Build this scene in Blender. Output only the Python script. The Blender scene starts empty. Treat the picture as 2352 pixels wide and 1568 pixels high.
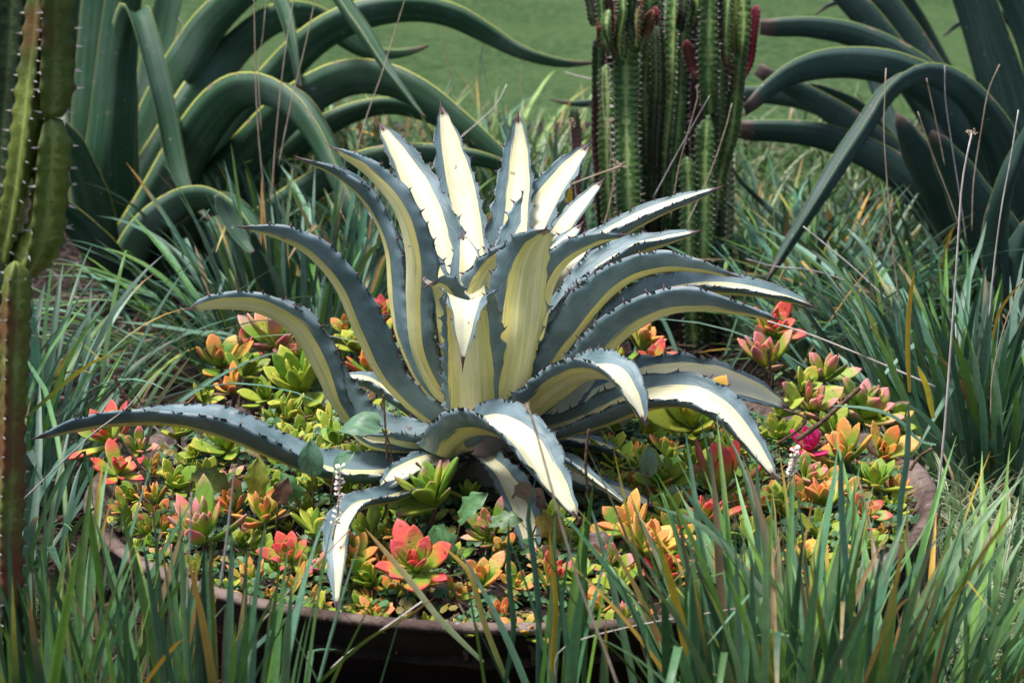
import bpy, math, random
from math import sin, cos, pi, radians, tan, sqrt, atan2
from mathutils import Vector, Matrix, Quaternion, noise

sc = bpy.context.scene
C = sc.collection

# ------------------------------------------------------------------ camera, world, sun, exposure
CAM_H = 1.745
PITCH = radians(13.9)
F = 6569.0                      # focal length in units of the 2352-wide picture
UC, VC = 1176.0, 784.0
cam_d = bpy.data.cameras.new('camera')
cam = bpy.data.objects.new('camera', cam_d)
C.objects.link(cam)
cam.location = (0, 0, CAM_H)
cam.rotation_euler = (pi / 2 - PITCH, 0, 0)
cam_d.sensor_width = 36
cam_d.lens = 36 * F / 2352
cam_d.clip_start = 0.05
cam_d.clip_end = 400
cam_d.dof.use_dof = True
cam_d.dof.focus_distance = 4.85
cam_d.dof.aperture_fstop = 8.0
sc.camera = cam

world = bpy.data.worlds.new('World')
sc.world = world
world.use_nodes = True
wn = world.node_tree.nodes
wl = world.node_tree.links
sky = wn.new('ShaderNodeTexSky')
sky.sky_type = 'NISHITA'
sky.sun_disc = False
SUN_EL, SUN_AZ = radians(72), radians(-110)   # azimuth measured from +Y (behind the plants), towards -X
sky.sun_elevation = SUN_EL
sky.sun_rotation = SUN_AZ
sky.air_density = 1.0
sky.dust_density = 4.0
sky.ozone_density = 1.0
wn['Background'].inputs['Strength'].default_value = 0.10
wl.new(sky.outputs['Color'], wn['Background'].inputs['Color'])

sun_d = bpy.data.lights.new('sun', 'SUN')
sun = bpy.data.objects.new('sun', sun_d)
C.objects.link(sun)
sun_d.energy = 3.4
sun_d.angle = radians(18)
sun_d.color = (1.0, 0.97, 0.92)
sd = Vector((sin(SUN_AZ) * cos(SUN_EL), cos(SUN_AZ) * cos(SUN_EL), sin(SUN_EL)))
sun.rotation_euler = sd.to_track_quat('Z', 'Y').to_euler()
sun.location = sd * 20

sc.view_settings.view_transform = 'Standard'
sc.view_settings.look = 'None'
sc.view_settings.gamma = 1
sc.view_settings.exposure = 0.72
sc.view_settings.use_curve_mapping = False

# ------------------------------------------------------------------ picture <-> place
CR = Vector((1, 0, 0))
CU = Vector((0, sin(PITCH), cos(PITCH)))
CF = Vector((0, cos(PITCH), -sin(PITCH)))
CAM = Vector((0, 0, CAM_H))
def ray(u, v):
    return (CF + CR * ((u - UC) / F) + CU * ((VC - v) / F))
def P(u, v, Y):                       # the point seen at (u, v) that stands Y metres ahead
    r = ray(u, v)
    return CAM + r * (Y / r.y)
def Gp(u, v, z=0.0):                  # the point seen at (u, v) on the level z
    r = ray(u, v)
    return CAM + r * ((z - CAM_H) / r.z)
def mpp(Y):                           # metres per picture unit at distance Y
    return Y * 1.035 / F

# ------------------------------------------------------------------ object helpers
def tag(o, label=None, cat=None, group=None, kind=None):
    if label: o['label'] = label
    if cat: o['category'] = cat
    if group: o['group'] = group
    if kind: o['kind'] = kind
    return o
def empty(name, loc, label=None, cat=None, group=None, parent=None):
    o = bpy.data.objects.new(name, None)
    C.objects.link(o)
    o.location = loc
    o.empty_display_size = 0.05
    tag(o, label, cat, group)
    if parent: o.parent = parent
    return o
def mesh_obj(name, verts, faces, mat, parent=None, smooth=True, uvs=None, cols=None, origin=None, kind=None):
    """verts are world coordinates; the object sits at its parent (or origin)"""
    off = Vector((0, 0, 0))
    if origin is not None: off = Vector(origin)
    p = parent
    while p is not None:
        off = off + Vector(p.location); p = p.parent
    me = bpy.data.meshes.new(name)
    me.from_pydata([tuple(Vector(v) - off) for v in verts], [], faces)
    if smooth: me.shade_smooth()
    if uvs is not None:
        lay = me.uv_layers.new(name='UVMap')
        idx = [0] * len(me.loops)
        me.loops.foreach_get('vertex_index', idx)
        flat = []
        for i in idx: flat.extend(uvs[i])
        lay.data.foreach_set('uv', flat)
    if cols is not None:
        at = me.color_attributes.new('Col', 'FLOAT_COLOR', 'POINT')
        flat = []
        for c in cols: flat.extend((c[0], c[1], c[2], 1.0))
        at.data.foreach_set('color', flat)
    me.materials.append(mat)
    o = bpy.data.objects.new(name, me)
    C.objects.link(o)
    if parent: o.parent = parent
    if origin is not None: o.location = origin
    if kind: o['kind'] = kind
    return o

def catmull(pts, n):
    pts = [Vector(p) for p in pts]
    if len(pts) == 2:
        return [pts[0].lerp(pts[1], i / (n - 1)) for i in range(n)]
    ext = [pts[0] * 2 - pts[1]] + pts + [pts[-1] * 2 - pts[-2]]
    dense = []
    for k in range(1, len(ext) - 2):
        p0, p1, p2, p3 = ext[k - 1], ext[k], ext[k + 1], ext[k + 2]
        for j in range(16):
            t = j / 16
            t2, t3 = t * t, t * t * t
            dense.append(0.5 * ((2 * p1) + (p2 - p0) * t + (2 * p0 - 5 * p1 + 4 * p2 - p3) * t2 + (3 * p1 - p0 - 3 * p2 + p3) * t3))
    dense.append(pts[-1])
    L = [0]
    for a, b in zip(dense, dense[1:]): L.append(L[-1] + (b - a).length)
    out = []
    k = 0
    for i in range(n):
        s = L[-1] * i / (n - 1)
        while k < len(L) - 2 and L[k + 1] < s: k += 1
        d = max(1e-9, L[k + 1] - L[k])
        out.append(dense[k].lerp(dense[k + 1], min(1, max(0, (s - L[k]) / d))))
    return out
def interp(tab, t):
    for (a, x), (b, y) in zip(tab, tab[1:]):
        if t <= b:
            f = (t - a) / max(1e-9, b - a)
            f = max(0, min(1, f))
            f = f * f * (3 - 2 * f) * 0.5 + f * 0.5
            return x + (y - x) * f
    return tab[-1][1]

# ------------------------------------------------------------------ materials
def newmat(name):
    m = bpy.data.materials.new(name)
    m.use_nodes = True
    nt = m.node_tree
    return m, nt, nt.nodes, nt.links, nt.nodes['Principled BSDF']
def nd(n, typ, **kw):
    x = n.new(typ)
    for k, v in kw.items():
        if k.startswith('i_'):
            key = k[2:]
            key = int(key) if key.isdigit() else key
            x.inputs[key].default_value = v
        else: setattr(x, k, v)
    return x
def math_(n, l, op, a, b=None, c=None, clamp=False):
    x = n.new('ShaderNodeMath'); x.operation = op; x.use_clamp = clamp
    for i, q in enumerate((a, b, c)):
        if q is None: continue
        if isinstance(q, (int, float)): x.inputs[i].default_value = q
        else: l.new(q, x.inputs[i])
    return x.outputs[0]
def mixc(n, l, fac, a, b, mode='MIX'):
    x = n.new('ShaderNodeMix'); x.data_type = 'RGBA'; x.blend_type = mode
    if isinstance(fac, (int, float)): x.inputs[0].default_value = fac
    else: l.new(fac, x.inputs[0])
    for i, q in ((6, a), (7, b)):
        if isinstance(q, tuple): x.inputs[i].default_value = (q[0], q[1], q[2], 1)
        else: l.new(q, x.inputs[i])
    return x.outputs[2]
def sstep(n, l, v, a, b):
    x = n.new('ShaderNodeMapRange'); x.interpolation_type = 'SMOOTHSTEP'
    l.new(v, x.inputs[0]); x.inputs[1].default_value = a; x.inputs[2].default_value = b
    x.inputs[3].default_value = 0; x.inputs[4].default_value = 1
    return x.outputs[0]
def noise_(n, l, vec, scale, detail=3, rough=0.5, dim='3D', w=None):
    x = n.new('ShaderNodeTexNoise'); x.noise_dimensions = dim
    x.inputs['Scale'].default_value = scale; x.inputs['Detail'].default_value = detail
    x.inputs['Roughness'].default_value = rough
    if vec is not None: l.new(vec, x.inputs['Vector'])
    if w is not None: l.new(w, x.inputs['W'])
    return x.outputs[0]
def bump_(n, l, h, strength, dist, p):
    x = n.new('ShaderNodeBump'); x.inputs['Strength'].default_value = strength; x.inputs['Distance'].default_value = dist
    l.new(h, x.inputs['Height']); l.new(x.outputs[0], p.inputs['Normal'])
    return x

def simple_mat(name, c1, c2, scale=20, rough=0.7, bump=0.3, dist=0.003, spec=0.3, coord='Object'):
    m, nt, n, l, p = newmat(name)
    tc = nd(n, 'ShaderNodeTexCoord')
    f = noise_(n, l, tc.outputs[coord], scale, 6, 0.6)
    f2 = sstep(n, l, f, 0.35, 0.65)
    l.new(mixc(n, l, f2, c1, c2), p.inputs['Base Color'])
    p.inputs['Roughness'].default_value = rough
    p.inputs['Specular IOR Level'].default_value = spec
    g = noise_(n, l, tc.outputs[coord], scale * 4, 5, 0.6)
    if bump: bump_(n, l, g, bump, dist, p)
    return m

def mat_variegated():
    m, nt, n, l, p = newmat('variegated_agave_skin')
    uv = nd(n, 'ShaderNodeUVMap', uv_map='UVMap')
    sp = nd(n, 'ShaderNodeSeparateXYZ'); l.new(uv.outputs[0], sp.inputs[0])
    oi = nd(n, 'ShaderNodeObjectInfo')
    tc = nd(n, 'ShaderNodeTexCoord')
    rnd = oi.outputs['Random']
    u = math_(n, l, 'MULTIPLY_ADD', sp.outputs[0], 2.0, -1.0)          # -1..1 across
    v = sp.outputs[1]
    # lengthwise streak noise
    cmb = nd(n, 'ShaderNodeCombineXYZ')
    l.new(math_(n, l, 'MULTIPLY', u, 5.0), cmb.inputs[0]); l.new(math_(n, l, 'MULTIPLY', v, 1.6), cmb.inputs[1])
    l.new(math_(n, l, 'MULTIPLY', rnd, 60.0), cmb.inputs[2])
    st = noise_(n, l, cmb.outputs[0], 1.0, 3, 0.6)
    cmb2 = nd(n, 'ShaderNodeCombineXYZ')
    l.new(math_(n, l, 'MULTIPLY', u, 26.0), cmb2.inputs[0]); l.new(math_(n, l, 'MULTIPLY', v, 3.5), cmb2.inputs[1])
    l.new(math_(n, l, 'MULTIPLY', rnd, 77.0), cmb2.inputs[2])
    fine = noise_(n, l, cmb2.outputs[0], 1.0, 3, 0.65)
    off = math_(n, l, 'MULTIPLY_ADD', rnd, 0.40, -0.20)
    au = math_(n, l, 'ABSOLUTE', math_(n, l, 'ADD', u, off))
    d = math_(n, l, 'ADD', au, math_(n, l, 'MULTIPLY_ADD', st, 0.34, -0.17))
    d = math_(n, l, 'ADD', d, math_(n, l, 'MULTIPLY_ADD', fine, 0.22, -0.11))
    d = math_(n, l, 'ADD', d, math_(n, l, 'SUBTRACT', 1.0, oi.outputs['Alpha']))
    d = math_(n, l, 'SUBTRACT', d, math_(n, l, 'MULTIPLY_ADD', v, 0.10, -0.02))
    brk = noise_(n, l, tc.outputs['Object'], 9, 2, 0.5)
    d = math_(n, l, 'ADD', d, math_(n, l, 'MULTIPLY_ADD', brk, 0.24, -0.12))
    cream_m = math_(n, l, 'SUBTRACT', 1.0, sstep(n, l, d, 0.44, 0.47))
    # thin blue streaks inside the cream
    strk = sstep(n, l, fine, 0.64, 0.70)
    strk = math_(n, l, 'MULTIPLY', strk, sstep(n, l, d, 0.12, 0.36))
    # mottled cream tones
    mot = noise_(n, l, tc.outputs['Object'], 14, 4, 0.6)
    sa = nd(n, 'ShaderNodeVertexColor', layer_name='Col')
    under = math_(n, l, 'MULTIPLY', sa.outputs[0], 1.0)
    yl = math_(n, l, 'MULTIPLY', sstep(n, l, d, 0.10, 0.42), math_(n, l, 'MULTIPLY_ADD', under, 0.6, 0.4))
    cream = mixc(n, l, under, (0.66, 0.64, 0.48), (0.80, 0.74, 0.42))
    cream = mixc(n, l, yl, cream, (0.78, 0.66, 0.20))
    cream = mixc(n, l, math_(n, l, 'MULTIPLY', sstep(n, l, fine, 0.48, 0.62), 0.30), cream, (0.46, 0.50, 0.34))
    cream = mixc(n, l, math_(n, l, 'MULTIPLY', math_(n, l, 'MULTIPLY', sstep(n, l, st, 0.45, 0.62), 0.6), math_(n, l, 'MULTIPLY_ADD', under, 0.85, 0.15)), cream, (0.50, 0.52, 0.18))
    cream = mixc(n, l, math_(n, l, 'MULTIPLY', sstep(n, l, mot, 0.5, 0.7), 0.25), cream, (0.42, 0.46, 0.20))
    cream = mixc(n, l, math_(n, l, 'MULTIPLY', strk, 0.75), cream, (0.12, 0.19, 0.19))
    blue = mixc(n, l, sstep(n, l, mot, 0.35, 0.65), (0.075, 0.130, 0.152), (0.150, 0.225, 0.262))
    blue = mixc(n, l, math_(n, l, 'MULTIPLY', sstep(n, l, fine, 0.4, 0.7), 0.3), blue, (0.06, 0.12, 0.10))
    col = mixc(n, l, cream_m, blue, cream)
    # wax bloom
    bl = noise_(n, l, tc.outputs['Object'], 5, 3, 0.5)
    col = mixc(n, l, math_(n, l, 'MULTIPLY', sstep(n, l, bl, 0.45, 0.75), 0.18), col, (0.34, 0.40, 0.46))
    # purple-brown margin line
    edge = sstep(n, l, math_(n, l, 'ABSOLUTE', u), 0.962, 0.985)
    col = mixc(n, l, math_(n, l, 'MULTIPLY', edge, 0.55), col, (0.30, 0.26, 0.30))
    col = mixc(n, l, math_(n, l, 'MULTIPLY', sstep(n, l, math_(n, l, 'ADD', v, math_(n, l, 'MULTIPLY', fine, 0.03)), 0.975, 0.995), 0.8), col, (0.10, 0.06, 0.07))
    # brown scars, mostly on the cream
    sc_n = noise_(n, l, tc.outputs['Object'], 42, 3, 0.7)
    big = noise_(n, l, tc.outputs['Object'], 6.5, 2, 0.5)
    scar = math_(n, l, 'MULTIPLY', sstep(n, l, sc_n, 0.66, 0.71), sstep(n, l, big, 0.48, 0.60))
    col = mixc(n, l, math_(n, l, 'MULTIPLY', scar, 0.8), col, (0.10, 0.06, 0.04))
    # dry dark base
    basem = math_(n, l, 'SUBTRACT', 1.0, sstep(n, l, math_(n, l, 'ADD', v, math_(n, l, 'MULTIPLY', mot, 0.05)), 0.035, 0.06))
    col = mixc(n, l, math_(n, l, 'MULTIPLY', basem, 0.6), col, (0.16, 0.10, 0.05))
    l.new(col, p.inputs['Base Color'])
    l.new(math_(n, l, 'MULTIPLY_ADD', mot, 0.25, 0.36), p.inputs['Roughness'])
    p.inputs['Specular IOR Level'].default_value = 0.42
    # bud imprint line: a scalloped curve parallel to the margin
    wv = math_(n, l, 'ABSOLUTE', math_(n, l, 'SINE', math_(n, l, 'MULTIPLY_ADD', v, 36.0, math_(n, l, 'MULTIPLY', rnd, 9.0))))
    ln = math_(n, l, 'SUBTRACT', math_(n, l, 'ABSOLUTE', u), math_(n, l, 'MULTIPLY_ADD', wv, 0.09, 0.58))
    imp = math_(n, l, 'SUBTRACT', 1.0, sstep(n, l, math_(n, l, 'ABSOLUTE', ln), 0.0, 0.030))
    h = math_(n, l, 'ADD', math_(n, l, 'MULTIPLY', imp, 0.5), math_(n, l, 'ADD', math_(n, l, 'MULTIPLY', fine, 0.5), math_(n, l, 'MULTIPLY', sc_n, 0.3)))
    bump_(n, l, h, 0.35, 0.0022, p)
    return m

def mat_green_agave(name, c1, c2, edge, bloom):
    m, nt, n, l, p = newmat(name)
    uv = nd(n, 'ShaderNodeUVMap', uv_map='UVMap')
    sp = nd(n, 'ShaderNodeSeparateXYZ'); l.new(uv.outputs[0], sp.inputs[0])
    oi = nd(n, 'ShaderNodeObjectInfo'); tc = nd(n, 'ShaderNodeTexCoord')
    u = math_(n, l, 'MULTIPLY_ADD', sp.outputs[0], 2.0, -1.0)
    cmb = nd(n, 'ShaderNodeCombineXYZ')
    l.new(math_(n, l, 'MULTIPLY', u, 6.0), cmb.inputs[0]); l.new(math_(n, l, 'MULTIPLY', sp.outputs[1], 2.2), cmb.inputs[1])
    l.new(math_(n, l, 'MULTIPLY', oi.outputs['Random'], 50.0), cmb.inputs[2])
    st = noise_(n, l, cmb.outputs[0], 1.0, 4, 0.6)
    col = mixc(n, l, sstep(n, l, st, 0.35, 0.68), c1, c2)
    bl = noise_(n, l, tc.outputs['Object'], 3.0, 3, 0.6)
    col = mixc(n, l, math_(n, l, 'MULTIPLY', sstep(n, l, bl, 0.42, 0.7), 0.45), col, bloom)
    sp2 = noise_(n, l, tc.outputs['Object'], 75, 2, 0.5)
    col = mixc(n, l, math_(n, l, 'MULTIPLY', sstep(n, l, sp2, 0.71, 0.75), 0.5), col, (0.35, 0.36, 0.33))
    e = sstep(n, l, math_(n, l, 'ABSOLUTE', u), 0.97, 0.982)
    col = mixc(n, l, e, col, edge)
    # some brown nicks on the margin
    nk = noise_(n, l, tc.outputs['Object'], 24, 2, 0.5)
    col = mixc(n, l, math_(n, l, 'MULTIPLY', math_(n, l, 'MULTIPLY', sstep(n, l, math_(n, l, 'ABSOLUTE', u), 0.93, 0.96), sstep(n, l, nk, 0.60, 0.64)), 0.8), col, (0.22, 0.15, 0.12))
    col = mixc(n, l, math_(n, l, 'MULTIPLY', sstep(n, l, math_(n, l, 'ADD', sp.outputs[1], math_(n, l, 'MULTIPLY', st, 0.04)), 0.97, 1.0), 0.85), col, (0.12, 0.08, 0.07))
    sc1 = noise_(n, l, tc.outputs['Object'], 16, 4, 0.75)
    col = mixc(n, l, math_(n, l, 'MULTIPLY', sstep(n, l, sc1, 0.66, 0.70), 0.4), col, (0.20, 0.18, 0.13))
    l.new(col, p.inputs['Base Color'])
    l.new(math_(n, l, 'MULTIPLY_ADD', st, 0.3, 0.42), p.inputs['Roughness'])
    p.inputs['Specular IOR Level'].default_value = 0.26
    h = math_(n, l, 'ADD', st, math_(n, l, 'MULTIPLY', nk, 0.5))
    bump_(n, l, h, 0.25, 0.004, p)
    return m

def mat_blade(name, trans=0.3, rough=0.42):
    m, nt, n, l, p = newmat(name)
    a = nd(n, 'ShaderNodeVertexColor', layer_name='Col')
    tc = nd(n, 'ShaderNodeTexCoord')
    f = noise_(n, l, tc.outputs['Object'], 60, 3, 0.6)
    col = mixc(n, l, math_(n, l, 'MULTIPLY', sstep(n, l, f, 0.45, 0.7), 0.35), a.outputs[0], (0.03, 0.05, 0.02), 'MULTIPLY')
    hs = nd(n, 'ShaderNodeHueSaturation')
    l.new(a.outputs[0], hs.inputs['Color'])
    l.new(math_(n, l, 'MULTIPLY_ADD', f, 0.8, 0.6), hs.inputs['Value'])
    l.new(hs.outputs[0], p.inputs['Base Color'])
    p.inputs['Roughness'].default_value = rough
    p.inputs['Specular IOR Level'].default_value = 0.36
    tr = nd(n, 'ShaderNodeBsdfTranslucent'); l.new(hs.outputs[0], tr.inputs['Color'])
    mx = nd(n, 'ShaderNodeMixShader'); mx.inputs[0].default_value = trans
    out = n['Material Output']
    l.new(p.outputs[0], mx.inputs[1]); l.new(tr.outputs[0], mx.inputs[2]); l.new(mx.outputs[0], out.inputs['Surface'])
    return m

def mat_succulent():
    m, nt, n, l, p = newmat('succulent_leaf')
    uv = nd(n, 'ShaderNodeUVMap', uv_map='UVMap')
    sp = nd(n, 'ShaderNodeSeparateXYZ'); l.new(uv.outputs[0], sp.inputs[0])
    oi = nd(n, 'ShaderNodeObjectInfo'); tc = nd(n, 'ShaderNodeTexCoord')
    r = oi.outputs['Random']
    u = math_(n, l, 'ABSOLUTE', math_(n, l, 'MULTIPLY_ADD', sp.outputs[0], 2.0, -1.0))
    v = sp.outputs[1]
    nadd = nd(n, 'ShaderNodeVectorMath'); nadd.operation = 'ADD'
    cb = nd(n, 'ShaderNodeCombineXYZ'); l.new(math_(n, l, 'MULTIPLY', r, 40.0), cb.inputs[0])
    l.new(tc.outputs['Object'], nadd.inputs[0]); l.new(cb.outputs[0], nadd.inputs[1])
    ns = noise_(n, l, nadd.outputs[0], 3.0, 4, 0.6)
    g = mixc(n, l, r, (0.115, 0.25, 0.025), (0.40, 0.43, 0.050))
    g = mixc(n, l, math_(n, l, 'SUBTRACT', 1.0, sstep(n, l, v, 0.0, 0.45)), g, (0.36, 0.44, 0.10))
    q = math_(n, l, 'MAXIMUM', math_(n, l, 'MULTIPLY', math_(n, l, 'POWER', v, 1.5), 1.0), math_(n, l, 'MULTIPLY', math_(n, l, 'POWER', u, 7.0), math_(n, l, 'MULTIPLY_ADD', v, 0.75, 0.28)))
    q = math_(n, l, 'ADD', q, math_(n, l, 'MULTIPLY_ADD', ns, 0.6, -0.3))
    thr = math_(n, l, 'SUBTRACT', 1.33, math_(n, l, 'ADD', oi.outputs['Alpha'], math_(n, l, 'MULTIPLY_ADD', r, 0.3, -0.15)))
    dd = math_(n, l, 'SUBTRACT', q, thr)
    red = sstep(n, l, dd, -0.28, 0.22)
    col = mixc(n, l, red, g, oi.outputs['Color'])
    sp_n = noise_(n, l, nadd.outputs[0], 9.0, 2, 0.5)
    col = mixc(n, l, math_(n, l, 'MULTIPLY', sstep(n, l, sp_n, 0.68, 0.72), 0.85), col, (0.06, 0.03, 0.015))
    l.new(col, p.inputs['Base Color'])
    p.inputs['Roughness'].default_value = 0.5
    p.inputs['Specular IOR Level'].default_value = 0.35
    p.inputs['Subsurface Weight'].default_value = 0.12
    p.inputs['Subsurface Radius'].default_value = (0.6, 0.5, 0.15)
    p.inputs['Subsurface Scale'].default_value = 0.01
    bump_(n, l, ns, 0.15, 0.02, p)
    return m

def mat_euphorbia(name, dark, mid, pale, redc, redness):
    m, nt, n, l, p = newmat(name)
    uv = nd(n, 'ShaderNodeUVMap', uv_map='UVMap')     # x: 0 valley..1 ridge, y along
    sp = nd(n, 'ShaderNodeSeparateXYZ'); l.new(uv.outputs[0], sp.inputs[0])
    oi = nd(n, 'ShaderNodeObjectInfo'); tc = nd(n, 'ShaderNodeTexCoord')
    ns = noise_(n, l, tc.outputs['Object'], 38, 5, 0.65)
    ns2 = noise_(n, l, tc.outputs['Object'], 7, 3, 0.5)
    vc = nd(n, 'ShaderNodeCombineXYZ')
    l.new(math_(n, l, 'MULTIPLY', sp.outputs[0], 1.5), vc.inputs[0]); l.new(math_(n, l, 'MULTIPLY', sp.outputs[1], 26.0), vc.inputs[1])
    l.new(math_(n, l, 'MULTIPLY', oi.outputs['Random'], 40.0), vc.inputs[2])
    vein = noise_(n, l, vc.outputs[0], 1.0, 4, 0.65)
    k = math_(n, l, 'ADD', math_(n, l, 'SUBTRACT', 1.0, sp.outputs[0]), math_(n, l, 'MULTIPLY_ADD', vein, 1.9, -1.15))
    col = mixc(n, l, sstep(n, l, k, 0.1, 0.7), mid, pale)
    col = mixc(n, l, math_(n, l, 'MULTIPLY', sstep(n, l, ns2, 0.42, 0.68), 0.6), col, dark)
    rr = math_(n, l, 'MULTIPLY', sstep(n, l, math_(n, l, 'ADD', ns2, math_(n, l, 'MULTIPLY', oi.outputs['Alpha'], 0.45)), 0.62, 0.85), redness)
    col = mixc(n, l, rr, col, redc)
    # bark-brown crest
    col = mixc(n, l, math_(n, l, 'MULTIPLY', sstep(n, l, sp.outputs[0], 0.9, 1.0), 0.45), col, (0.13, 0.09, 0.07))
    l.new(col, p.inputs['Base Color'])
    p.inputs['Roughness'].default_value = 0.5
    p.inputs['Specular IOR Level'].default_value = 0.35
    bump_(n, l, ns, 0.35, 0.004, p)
    return m

M = {}
M['agave'] = mat_variegated()
M['spine'] = simple_mat('dark_purple_spine', (0.05, 0.02, 0.035), (0.12, 0.05, 0.06), 60, 0.4, 0)
M['green_left'] = mat_green_agave('green_agave_skin', (0.020, 0.062, 0.032), (0.048, 0.105, 0.058), (0.38, 0.40, 0.09), (0.145, 0.195, 0.185))
M['green_right'] = mat_green_agave('blue_green_agave_skin', (0.018, 0.046, 0.038), (0.038, 0.078, 0.064), (0.17, 0.22, 0.06), (0.085, 0.122, 0.135))
M['blade'] = mat_blade('strap_blade', 0.2, 0.46)
M['straw'] = simple_mat('dry_straw', (0.36, 0.25, 0.17), (0.55, 0.44, 0.34), 30, 0.7, 0.3, 0.001)
M['straw_pale'] = simple_mat('pale_straw', (0.50, 0.42, 0.38), (0.72, 0.66, 0.62), 30, 0.7, 0.3, 0.001)
M['straw_grey'] = simple_mat('grey_straw', (0.28, 0.25, 0.26), (0.42, 0.38, 0.38), 30, 0.7, 0.3, 0.001)
M['succ'] = mat_succulent()
M['euph'] = mat_euphorbia('green_euphorbia_skin', (0.014, 0.040, 0.012), (0.050, 0.115, 0.028), (0.34, 0.45, 0.17), (0.22, 0.03, 0.04), 0.9)
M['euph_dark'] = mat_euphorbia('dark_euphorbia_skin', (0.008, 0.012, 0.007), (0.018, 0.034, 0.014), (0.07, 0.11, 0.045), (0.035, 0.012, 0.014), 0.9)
M['euph_olive'] = mat_euphorbia('olive_euphorbia_skin', (0.03, 0.05, 0.012), (0.12, 0.16, 0.028), (0.30, 0.34, 0.10), (0.20, 0.035, 0.03), 0.8)
M['euph_red'] = mat_euphorbia('red_euphorbia_skin', (0.06, 0.015, 0.02), (0.17, 0.022, 0.030), (0.12, 0.09, 0.05), (0.15, 0.018, 0.03), 1.0)
M['euph_spine'] = simple_mat('grey_brown_spine', (0.14, 0.11, 0.11), (0.50, 0.45, 0.44), 90, 0.6, 0)
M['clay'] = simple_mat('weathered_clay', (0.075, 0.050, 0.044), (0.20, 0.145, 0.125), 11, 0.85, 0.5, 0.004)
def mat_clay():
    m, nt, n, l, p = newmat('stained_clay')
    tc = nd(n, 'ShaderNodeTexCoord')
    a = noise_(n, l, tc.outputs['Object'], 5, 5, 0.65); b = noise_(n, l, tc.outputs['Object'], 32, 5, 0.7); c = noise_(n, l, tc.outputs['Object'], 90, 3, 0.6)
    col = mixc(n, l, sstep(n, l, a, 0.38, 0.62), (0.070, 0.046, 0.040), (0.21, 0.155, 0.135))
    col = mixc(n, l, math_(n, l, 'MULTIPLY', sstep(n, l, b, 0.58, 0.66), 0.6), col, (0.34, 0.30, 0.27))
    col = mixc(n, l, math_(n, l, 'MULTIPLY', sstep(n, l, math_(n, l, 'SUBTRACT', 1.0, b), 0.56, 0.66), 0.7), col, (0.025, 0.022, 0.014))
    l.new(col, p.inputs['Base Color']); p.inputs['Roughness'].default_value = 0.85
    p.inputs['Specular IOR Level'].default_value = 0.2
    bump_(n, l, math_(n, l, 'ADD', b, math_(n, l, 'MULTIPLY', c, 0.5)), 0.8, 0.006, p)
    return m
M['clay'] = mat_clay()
M['clay_shaded'] = simple_mat('shaded_brown_clay', (0.014, 0.009, 0.008), (0.036, 0.022, 0.018), 6, 0.75, 0.4, 0.004)  # the bowl's clay again, with the shade on the outer wall painted in
M['soil'] = simple_mat('dark_soil', (0.010, 0.006, 0.005), (0.036, 0.021, 0.015), 14, 0.95, 1.0, 0.02)
M['bark'] = simple_mat('brown_bark', (0.055, 0.032, 0.020), (0.17, 0.11, 0.07), 60, 0.8, 0.6, 0.003)

# ------------------------------------------------------------------ long fleshy leaf with a gutter
def frame(pts, side_vec):
    n = len(pts)
    T = []
    for i in range(n):
        a = pts[max(0, i - 1)]; b = pts[min(n - 1, i + 1)]
        T.append((b - a).normalized())
    S, N_ = [], []
    for i in range(n):
        s = side_vec[i] if isinstance(side_vec, list) else side_vec
        s = (s - T[i] * s.dot(T[i]))
        if s.length < 1e-4: s = S[-1] if S else Vector((1, 0, 0))
        s.normalize()
        S.append(s); N_.append(T[i].cross(s).normalized())
    return T, S, N_

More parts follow.
